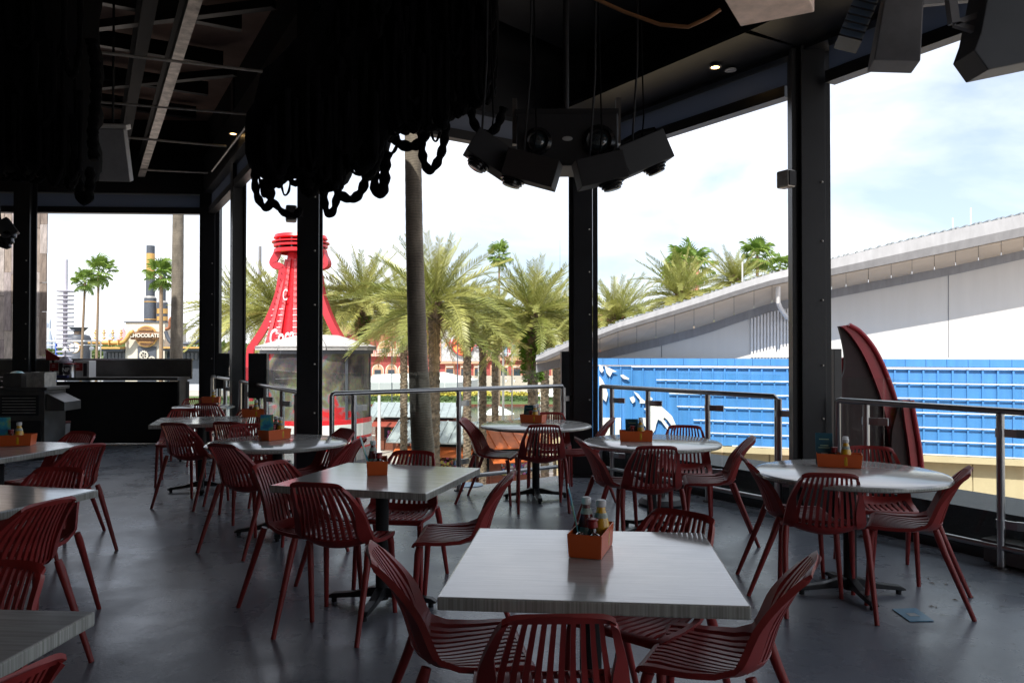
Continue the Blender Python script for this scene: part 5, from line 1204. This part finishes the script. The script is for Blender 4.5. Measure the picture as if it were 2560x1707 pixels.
# red board leaning low at the left of the widest column
# ------------------------------------------------------------------ left skyline: factory style restaurant
YL = 120.
t = thing('factory_restaurant', 'cream factory style restaurant with a round gold chocolate sign, gears and brass pipes', 'building', D(362, 905, YL)); o = t.location.copy()
part('wall', M['cream'], t, [(313, 806, 412, 960)], YL, 8); part('dark_recess', M['slate'], t, [(345, 866, 391, 960)], YL, .3, .2); part('coping', M['slate'], t, [(311, 803.5, 414, 806)], YL, 8.4, .2)
part('low_wing', M['slate'], t, [(258, 876, 312, 960), (413, 876, 530, 960)], YL+1, 8); part('canopy', M['gold'], t, [(255, 867, 312, 872), (413, 867, 530, 871)], YL, 3, 1.5); part('fascia_band', M['slate'], t, [(256, 872.4, 312, 878), (413, 871.4, 530, 877)], YL, 1.2, 1.0)
for x in range(262, 308, 9): part('window', M['darkglass'], t, [(x, 882, x+7, 900)], YL+1, .2, .15)
for x in range(418, 525, 10): part('window', M['darkglass'] if x % 20 else M['peach'], t, [(x, 882, x+7, 900)], YL+1, .2, .15)
c = D(367, 841, YL-.5)
for r, z, m, nm in ((27, .0, M['gold'], 'sign_ring'), (24, -.15, mat('chocolate brown', (.22, .11, .05), .5), 'sign_disc')):
    q = MB().lathe([(r/F_PX*YL, 0), (r/F_PX*YL, .2), (.01, .2)], 36).build(nm, m, t, True); q.location = c-o+Vector((0, z, 0)); q.rotation_euler = (PI/2, 0, 0)
MB().box(c-o+Vector((0, -.5, .1)), (72/F_PX*YL, .2, 19/F_PX*YL), (0, -.0, 0)).build('banner', bpy.data.materials['chocolate brown'], t, bevel=.2)
text('CHOCOLATE', .76, M['cream'], t, c-o+Vector((0, -.75, .12)), (PI/2, 0, 0), .06, 'lettering', 0, .03)
text('TOOTHSOME', .36, M['gold'], t, c-o+Vector((0, -.6, 1.02)), (PI/2, 0, 0), .05); text('EMPORIUM', .36, M['gold'], t, c-o+Vector((0, -.6, -.9)), (PI/2, 0, 0), .05)
def gear(px, py, r, label):
    c = D(px, py, YL-.5)-o; R_ = r/F_PX*YL; n = 14; mb = MB(); P = []
    for k in range(n*4):
        a = 2*PI*k/(n*4); rr = R_*(1.0 if k % 4 < 2 else .85); P.append((rr*math.cos(a), rr*math.sin(a)))
    m_ = len(P)
    for y in (0, .15):
        for (x, z) in P: mb.v.append(c+Vector((x, y, z)))
        for (x, z) in P: l_ = math.hypot(x, z); mb.v.append(c+Vector((x/l_*R_*.62, y, z/l_*R_*.62)))
    for k in range(m_):
        k2 = (k+1) % m_; mb.f += [(k, k2, m_+k2, m_+k), (2*m_+k, 3*m_+k, 3*m_+k2, 2*m_+k2), (k, 2*m_+k, 2*m_+k2, k2), (m_+k, m_+k2, 3*m_+k2, 3*m_+k)]
    for j in range(5): a = 2*PI*j/5; mb.beam(c+Vector((0, .07, 0)), c+Vector((R_*.66*math.cos(a), .07, R_*.66*math.sin(a))), .12, .1)
    mb.build('gear', M['cream'], t)
gear(359, 888, 12, ''); gear(379, 899, 9, '')
def pipe(pts, r, m): MB().tube([p-o for p in smooth_pts([D(x, y, YL-1.2) for x, y in pts], 5)], r/F_PX*YL, 12).build('pipe', m, t, True)
pipe([(222, 856), (256, 856), (290, 857), (308, 855), (318, 845), (326, 833), (334, 829)], 5, M['gold']); pipe([(414, 828), (420, 845), (430, 857), (450, 859), (480, 858), (497, 850), (502, 830), (508, 820), (522, 820)], 4.5, M['slate'])
pipe([(414, 823), (424, 818), (425, 800), (432, 794), (440, 800)], 4, mat('copper', (.35, .14, .07), .4, metal=.4))
for x in (239, 260, 282, 303):
    for y, r in ((845, 4), (838, 3), (832, 4.2), (826, 3)):
        cc_ = D(x, y, YL-1.2)-o; R_ = r/F_PX*YL; MB().lathe([(.01, -R_*.8), (R_*.8, -R_*.5), (R_, 0), (R_*.8, R_*.5), (.01, R_*.8)], 12, cc_).build('brass_valve', M['gold'], t, True)
for x in (275, 298): part('pipe_flange', M['gold'], t, [(x, 849, x+2, 863)], YL-1.2, 1.2, .6)
def chimney(cx_, segs, Y, label):
    b = D(cx_, 806, Y); t = thing('chimney', label, 'chimney', (b.x, Y+3, b.z-.3), 0, 'tall banded chimneys')
    for (y0, y1, r, m) in segs:
        z0, z1 = D(cx_, y1, Y).z-b.z+.3, D(cx_, y0, Y).z-b.z+.3; R_ = r/F_PX*Y; MB().lathe([(.01, z0), (R_*1.01, z0), (R_, z1), (.01, z1)], 24).build('chimney_band', m, t, True)
    return t, b
tc1, b1 = chimney(353, [(608, 628, 10, M['slate']), (628, 688, 10.4, M['gold']), (688, 738, 10.8, M['slate']), (742, 806, 15, M['slate'])], YL, 'taller chimney with one wide gold band on the chocolate restaurant')
MB().lathe([(15/F_PX*YL, D(353, 742, YL).z-b1.z+.3), (11/F_PX*YL, D(353, 737, YL).z-b1.z+.3), (.01, D(353, 737, YL).z-b1.z+.3)], 24).build('shoulder', M['galv'], tc1, True)
for y in (752, 797): MB().lathe([(15.2/F_PX*YL, D(353, y+1.2, YL).z-b1.z+.3), (16.2/F_PX*YL, D(353, y, YL).z-b1.z+.3), (15.2/F_PX*YL, D(353, y-1.2, YL).z-b1.z+.3)], 24).build('brass_collar', M['gold'], tc1, True)
tc2, b2 = chimney(384, [(646, 650, 8.5, M['blackmatt']), (650, 750, 8, M['slate']), (754, 769, 13, M['slate']), (769, 782, 13.4, M['gold']), (782, 789, 13, M['slate']), (789, 800, 13.4, M['gold']), (800, 806, 13, M['slate'])], YL-.2, 'shorter chimney with two gold bands near its foot')
MB().lathe([(13/F_PX*YL, D(384, 754, YL).z-b2.z+.3), (9/F_PX*YL, D(384, 749, YL).z-b2.z+.3), (.01, D(384, 749, YL).z-b2.z+.3)], 24).build('shoulder', M['galv'], tc2, True)
YD = 118.
t = thing('boiler_drum', 'big dark riveted drum with a funnel top beside the ringed mast', 'boiler', D(196, 960, YD+3)); o = t.location.copy(); zd = lambda y: D(196, y, YD).z-o.z; kd = YD/F_PX
MB().lathe([(29*kd, zd(960)), (29*kd, zd(846)), (25*kd, zd(838)), (16*kd, zd(835)), (.01, zd(835))], 32).build('drum', M['slate'], t, True)
MB().lathe([(11*kd, zd(836)), (11*kd, zd(828)), (12*kd, zd(828)), (23*kd, zd(817)), (19*kd, zd(817)), (.01, zd(826))], 28).build('funnel', M['slate'], t, True)
for y in (829, 833): MB().lathe([(11.2*kd, zd(y+.5)), (12*kd, zd(y)), (11.2*kd, zd(y-.5))], 24).build('brass_collar', M['gold'], t)
c = D(188, 869, YD-29*kd+.9)-o
q = MB().lathe([(13.5*kd, 0), (13.5*kd, .2), (.01, .2)], 32).build('clock_rim', M['gold'], t, True); q.location = c; q.rotation_euler = (PI/2, 0, 0)
q = MB().lathe([(12.2*kd, .12), (12.2*kd, .26), (.01, .26)], 32).build('clock_face', M['cap'], t, True); q.location = c; q.rotation_euler = (PI/2, 0, 0)
MB().box(c+Vector((0, -.3, 0)), (.08, .04, 12*kd*1.6)).box(c+Vector((0, -.33, 0)), (12*kd*1.5, .04, .08)).build('clock_hand', M['slate'], t)
YT = 96.
t = thing('ringed_mast', 'white mast with a stack of flat rings at the far left', 'mast', D(162, 960, YT)); o = t.location.copy(); zd = lambda y: D(162, y, YT).z-o.z; kd = YT/F_PX
MB().lathe([(5.5*kd, zd(960)), (5*kd, zd(649)), (.01, zd(649))], 16).build('pole', mat('lavender white steel', (.50, .48, .54), .5), t, True)
for k in range(17):
    y = 728+10.8*k; MB().lathe([(5*kd, zd(y+1.8)), (19*kd, zd(y+1.8)), (20.5*kd, zd(y)), (19*kd, zd(y-1.4)), (5*kd, zd(y-1.4))], 28).build('ring', bpy.data.materials['lavender white steel'], t)
t = thing('pipe_gantry', 'long white horizontal pipe gantry crossing in front of the dark drum', 'gantry', D(185, 905, 100)); o = t.location.copy(); kd = 100/F_PX
MB().tube([D(60, 853, 100)-o, D(256, 852.5, 100)-o], 2*kd, 8).build('upper_pipe', M['white'], t); MB().tube([D(60, 863, 100)-o, D(256, 862.5, 100)-o], 1.1*kd, 8).build('lower_pipe', M['white'], t)
for x in (70, 228, 252): MB().tube([D(x, 853, 100)-o, Vector((D(x, 853, 100).x, 100, GZ))-o], 1.5*kd, 8).build('gantry_post', M['cream'], t)
for x in (231, 247):
    q = MB().lathe([(5*kd, 0), (5*kd, .3), (.01, .4)], 16).build('float_light', M['cap'], t, True); q.location = D(x, 871, 99.6)-o; q.rotation_euler = (PI/2, 0, 0)
t = thing('blue_stair_frame', 'blue and white framed stand left of the ringed mast', 'stand', D(150, 905, 97)); o = t.location.copy()
part('post', mat('blue frame', (.06, .14, .50), .5), t, [(137, 858, 140, 960)], 97, .3)
for y in (867, 877, 887): part('rung', bpy.data.materials['blue frame'], t, [(140.5, y, 158, y+1.6)], 97, .3)
t = thing('street_lantern', 'white conical lantern low in the far left window', 'lantern', D(163, 905, 60)); o = t.location.copy(); z4 = lambda y: D(163, y, 60).z-o.z; k4 = 60/F_PX
MB().lathe([(8*k4, z4(876)), (2*k4, z4(870)), (1.0*k4, z4(866))], 20).build('shade', M['white'], t, True); MB().tube([(0, 0, z4(1010)), (0, 0, z4(876))], .05, 8).build('pole', M['slate'], t)
YC = 520.
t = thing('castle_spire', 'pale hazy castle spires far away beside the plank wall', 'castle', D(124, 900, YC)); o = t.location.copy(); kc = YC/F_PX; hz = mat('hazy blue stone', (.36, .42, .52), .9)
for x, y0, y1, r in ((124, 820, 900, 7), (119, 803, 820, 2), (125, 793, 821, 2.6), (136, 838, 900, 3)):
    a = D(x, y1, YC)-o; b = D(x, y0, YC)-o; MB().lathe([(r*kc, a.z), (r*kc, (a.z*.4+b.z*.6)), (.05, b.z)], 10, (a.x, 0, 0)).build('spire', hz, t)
t = thing('far_tower', 'hazy pink flag topped tower behind the brass valves', 'tower', D(308, 870, 420)); o = t.location.copy()
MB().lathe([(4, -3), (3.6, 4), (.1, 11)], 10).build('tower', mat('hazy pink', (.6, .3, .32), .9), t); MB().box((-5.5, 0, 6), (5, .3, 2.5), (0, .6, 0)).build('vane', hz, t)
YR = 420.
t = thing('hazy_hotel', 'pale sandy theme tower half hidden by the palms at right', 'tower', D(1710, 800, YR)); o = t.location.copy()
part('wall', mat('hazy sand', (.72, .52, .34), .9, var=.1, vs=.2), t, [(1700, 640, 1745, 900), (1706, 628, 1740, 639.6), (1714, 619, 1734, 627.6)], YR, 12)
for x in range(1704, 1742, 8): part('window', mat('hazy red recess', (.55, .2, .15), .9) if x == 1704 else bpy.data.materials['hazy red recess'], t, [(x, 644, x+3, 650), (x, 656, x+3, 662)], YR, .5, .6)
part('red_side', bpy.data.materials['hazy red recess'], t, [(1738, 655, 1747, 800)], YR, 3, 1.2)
t = thing('lattice_mast', 'thin red and white lattice mast left of the sandy tower', 'mast', D(1692, 800, YR)); o = t.location.copy()
for k in range(12): part('segment', M['redwall'] if k % 2 else M['white'], t, [(1690.5, 614+k*12, 1693.5, 625.6+k*12)], YR, .6)
pole(598*1.0+52, 616, 60, 9, 'grey cylindrical mast top behind the palm left of the bottle', M['greypanel'])
pole(1400, 600, 300, .8, 'faint far pole right of the centre palms', M['slate'])
# ------------------------------------------------------------------ palms
def frond_mesh(sd, L_=3.9, droop=1.0, n=44, ll=.52):
    r = random.Random(sd); mb = MB(); P = []; ang = .12; p = Vector((0, 0, 0)); seg = L_/18
    for i in range(19):
        P.append(p.copy()); a = ang+droop*(i/18)**1.5*1.25; p = p+Vector((math.cos(a), 0, -math.sin(a)+.0))*seg
    mb.tube(P[::2], [.035*(1-i/10.5)+.004 for i in range(10)], 4, cap=False)
    for k in range(n):
        f = .14+.86*k/(n-1); x = f*18; i = min(17, int(x)); q = P[i].lerp(P[i+1], x-i); tn = (P[i+1]-P[i]).normalized(); up = Vector((-tn.z, 0, tn.x)); up = up if up.z > 0 else -up
        ln = ll*(.45+.9*math.sin(min(1, f*1.15)*PI*.85+.25))*r.uniform(.85, 1.1); 
        for s in (-1, 1):
            el = r.uniform(.15, .65); d = (tn*r.uniform(.75, 1.0)+Vector((0, s, 0))*1.0*math.cos(el)+up*math.sin(el)).normalized(); tip = q+d*ln+Vector((0, 0, -.10*ln)); wv = tn*.027
            mid = q+d*ln*.5+Vector((0, 0, .0)); mb.add([q-wv*.5, q+wv*.5, mid+wv, tip, mid-wv], [(0, 1, 2, 3, 4)])
    return mb.mesh('frond', M['frond'])
FR = [frond_mesh(i, 3.9, dr) for i, dr in enumerate((.25, .45, .7, .95, 1.15))]
DEAD = frond_mesh(77, 3.9, .3, 30, .4); DEAD.materials.clear(); DEAD.materials.append(leaf_mat('dry palm frond', (.30, .20, .09), (.42, .30, .15)))
FS = [frond_mesh(20+i, 3.9, dr) for i, dr in enumerate((.1, .2, .35))]
def date_trunk(h, r, m, sd, yg):
    rn = int(h/.11); n = 18; mb = MB(); rr = random.Random(sd)
    for i in range(rn+1):
        z = h*i/rn
        for k in range(n):
            a = 2*PI*k/n; ph = (k*.5+i*.5) % 1.0; sc = (1+.11*math.sin((k*3/n*2*PI)+i*2.4)+rr.uniform(-.05, .09)); rad = r*sc*(1.0+.25*math.exp(-((z-h)/.7)**2)); mb.v.append(Vector((rad*math.cos(a), rad*math.sin(a), z)))
    for i in range(rn):
        for k in range(n): mb.f.append((i*n+k, i*n+(k+1) % n, (i+1)*n+(k+1) % n, (i+1)*n+k))
    return mb.mesh('trunk', m)
bark = mat('date palm bark', (.30, .22, .15), .9, var=.5, vs=5, bump=.6, bs=14, col2=(.05, .04, .03))
TR = {}
def fern_mesh(sd):
    r = random.Random(sd); mb = MB()
    for i in range(420):
        a = r.uniform(0, 2*PI); z = r.uniform(-1.6, .1); rad = .28+r.random()*.4*(1+z/3); p = Vector((math.cos(a)*rad, math.sin(a)*rad, z)); d = Vector((math.cos(a)+r.uniform(-.5, .5), math.sin(a)+r.uniform(-.5, .5), r.uniform(-.9, .5))).normalized()*.32; b = d.orthogonal().normalized()*.055
        mb.add([p-d*.5, p+b, p+d*.5, p-b], [(0, 1, 2, 3)])
    return mb.mesh('fern', M['fern'])
FERN = fern_mesh(3)
def date_palm(px, py, Y, label, sc=1., fern=False, n=74, sd=0, full=True):
    rr = random.Random(sd+100); c = D(px, py, Y); t = thing('date_palm', label, 'palm tree', (c.x, Y, GZ), rr.uniform(0, 6), 'date palms along the lagoon'); h = c.z-GZ; key = round(h, 1)
    if key not in TR: TR[key] = date_trunk(key, .23, bark, sd, 0)
    link('trunk', TR[key], t)
    for k in range(n):
        az = k*2.39996+rr.uniform(-.2, .2); f = (k+.5)/n; el = math.radians(86-112*f**.85+rr.uniform(-7, 7)); me = FS[rr.randrange(3)] if el > .75 else FR[rr.randrange(5) if el > -.1 else rr.randrange(2)]
        o = link('frond', me, t); o.location = (0, 0, h+rr.uniform(-.15, .3)); s = sc*rr.uniform(.88, 1.1)*(.78 if el > .9 else (.9 if el > .45 else 1.03)); o.scale = (s, s, s)
        o.rotation_euler = Euler((rr.uniform(-.35, .35), -el, az), 'XYZ')
    if fern:
        for k in range(2 if px == 1332 else 1): o = link('fern', FERN, t); o.location = (0, 0, h-.5-k*.9); o.rotation_euler = (0, 0, k*2); o.scale = (1, 1, 1) if px == 1332 else (.75, .75, .8)
    for k in range(5):
        az = rr.uniform(0, 2*PI); o = link('dead_frond', DEAD, t); o.location = (0, 0, h-.3); o.rotation_euler = Euler((rr.uniform(-.3, .3), math.radians(rr.uniform(50, 75)), az), 'XYZ'); s = sc*rr.uniform(.5, .7); o.scale = (s, s, s)
    bt = MB()
    for k in range(60):
        a = rr.uniform(0, 2*PI); z = h-.9+rr.random()*1.3; d = Vector((math.cos(a), math.sin(a), rr.uniform(.5, 1.2))).normalized(); bt.beam(Vector((0, 0, z))+d*.15, Vector((0, 0, z))+d*.62, .06, .03)
    stuff(bt.build('leaf_boots', M['tan'], t))
DP = [(690, 782, 44, 'date palm behind the red bottle tower, at its left', 1.0, True), (907, 758, 42, 'date palm right of the red bottle tower, left of the tall bare trunk', 1.0, True),
      (1086, 768, 33, 'largest date palm, just right of the tall bare trunk', 1.02, False), (1168, 790, 45, 'date palm behind and right of the largest one', .72, True), (1207, 800, 49, 'date palm with a mossy trunk below the small far fan palm', .75, True),
      (1238, 796, 53, 'slim trunked date palm left of the thick pale pole', .75, True), (1332, 792, 36, 'date palm with a bright fern collar left of the centre column', .92, True), (1362, 812, 44, 'date palm partly behind the fern collared one', .9, True),
      (1392, 822, 47, 'date palm trunk nearest the left of the centre column', .85, False), (1543, 806, 33, 'date palm above the eave just right of the centre column', .68, False), (1702, 745, 40, 'date palm above the middle of the slanting eave', .8, False),
      (1838, 712, 46, 'rightmost date palm, above the slanting eave', .7, False), (600, 775, 52, 'date palm seen between the corner and narrow columns', 1.05, False), (1010, 780, 50, 'date palm hidden mostly behind the tall bare trunk', 1.0, True), (830, 790, 52, 'date palm behind the right side of the bottle', .9, True)]
for i, (x, y, Y, lb, sc, fe) in enumerate(DP): date_palm(x, y, Y, lb, sc, fe, 74 if Y < 47 else 60, i)
def fan_mesh(sd, s=1.):
    r = random.Random(sd); mb = MB(); mb.tube([(0, 0, 0), (.5*s, 0, .05), (.9*s, 0, 0)], .02, 4, cap=False); n = 16
    for k in range(n):
        a = (k/(n-1)-.5)*4.2; d = Vector((math.cos(a)*.85+.15, math.sin(a), -.25*abs(math.sin(a*.5)))); c = Vector((.9*s, 0, 0)); e = c+d*.75*s*r.uniform(.85, 1.1); e.z -= .1; b = Vector((-d.y, d.x, 0)).normalized()*.062*s; m = c+d*.4*s; tip = e+Vector((d.x*.1, d.y*.1, -.22*s))
        mb.add([c, m+b, e, tip, m-b], [(0, 1, 2, 3, 4)])
    return mb.mesh('fan_leaf', M['fan'])
FN = [fan_mesh(i) for i in range(3)]
def fan_palm(px, py, Y, rpx, label, lean=0., tr=None, n=30, m=None, trunk_px=None, zb=GZ):
    rr = random.Random(int(px)); c = D(px, py, Y); b = D(px+lean, 900, Y); t = thing('fan_palm', label, 'palm tree', (b.x, Y, zb), 0, 'tall fan palms'); h = c.z-zb; r0 = (tr or 5)/2/F_PX*Y
    dx = (c.x-b.x); top = Vector((dx, 0, h)); P = [Vector((-dx*.4, 0, 0)), Vector((0, 0, h*.35)), Vector((dx*.5, 0, h*.7)), top]
    MB().tube(smooth_pts(P, 4), [r0*1.25-(r0*.35)*i/12 for i in range(13)], 12).build('trunk', m or M['tan'], t, True); sc = rpx/F_PX*Y/1.6
    for k in range(n):
        o = link('fan_leaf', FN[k % 3], t); o.location = top; el = math.radians(88-150*((k+.5)/n)+rr.uniform(-14, 14)); o.rotation_euler = Euler((rr.uniform(-.3, .3), -el, k*2.4), 'XYZ'); s2 = sc*rr.uniform(.75, 1.15); o.scale = (s2, s2, s2)
fan_palm(213, 703, 100, 34, 'left fan palm of the pair by the ringed mast', -10, 6); fan_palm(247, 680, 92, 42, 'right and taller fan palm of the pair by the ringed mast', -6, 6)
fan_palm(403, 690, 80, 42, 'fan palm in front of the shorter chimney', 0, 9); fan_palm(1248, 640, 75, 36, 'small far fan palm above the date palms', 0, 5)
fan_palm(1722, 664, 60, 62, 'fan palm rising behind the date palm over the eave', 0, 8); fan_palm(1893, 640, 52, 46, 'fan palm above the eave left of the widest column', 0, 8); fan_palm(1950, 668, 58, 36, 'fan palm touching the left of the widest column', 0, 7); fan_palm(1690, 690, 66, 40, 'paler fan palm left of the tallest one over the eave', 0, 7)
# bare tall trunks near the deck
def ringbark():
    m = mat('ringed grey palm bark', (.21, .18, .14), .9, var=.35, vs=3, stretch=(2, 2, 1.0), bump=.5, bs=8); t = m.node_tree; l = t.links.new; b = [n for n in t.nodes if n.type == 'BSDF_PRINCIPLED'][0]
    c = N(t, 'ShaderNodeTexCoord'); wv = N(t, 'ShaderNodeTexWave', Scale=9., Distortion=7., Detail=3.); wv.bands_direction = 'Z'; l(c.outputs['Object'], wv.inputs['Vector'])
    src = b.inputs['Base Color'].links[0].from_socket; mu = N(t, 'ShaderNodeMixRGB'); mu.blend_type = 'MULTIPLY'; mu.inputs[0].default_value = .28; l(src, mu.inputs[1]); l(wv.outputs['Color'], mu.inputs[2]); l(mu.outputs[0], b.inputs['Base Color']); return m
RB = ringbark()
def bare(pts, Y, label, sd):
    t = thing('tall_palm', label, 'palm tree', (D(pts[-1][0], pts[-1][1], Y).x, Y, GZ)); o = t.location.copy(); P = [D(x, y, Y)-o for x, y, w_ in pts]; R_ = [w_/2/F_PX*Y for x, y, w_ in pts]
    P.append(Vector((P[-1].x+.1, 0, 0))); R_.append(R_[-1]*1.15); Pn, Rn = [], []
    for i in range(len(P)-1):
        for k in range(24): f = k/24; Pn.append(P[i].lerp(P[i+1], f)); Rn.append((R_[i]+(R_[i+1]-R_[i])*f)*(1+.012*math.sin((i*24+k)*2.2)))
    Pn.append(P[-1]); Rn.append(R_[-1]); Pn = smooth_pts(Pn[::6]+[Pn[-1]], 6); Rn = [Rn[min(len(Rn)-1, i)] for i in range(len(Pn))]
    MB().tube(Pn, Rn, 20).build('trunk', RB, t, True)
    for k in range(30):
        q = link('fan_leaf', FN[k % 3], t); q.location = P[0]; q.rotation_euler = Euler((0, -math.radians(80-130*((k+.5)/30)), k*2.4), 'XYZ')
bare([(1024, -700, 34), (1028, 0, 38), (1032, 345, 41), (1036, 600, 43), (1044, 880, 48), (1058, 1150, 58)], 10.4, 'tall bare palm trunk close to the deck in front of the date palms', 1)
bare([(446, -250, 22), (446, 500, 26), (444, 700, 28), (441, 900, 30)], 20, 'bare palm trunk outside the far left window', 2)
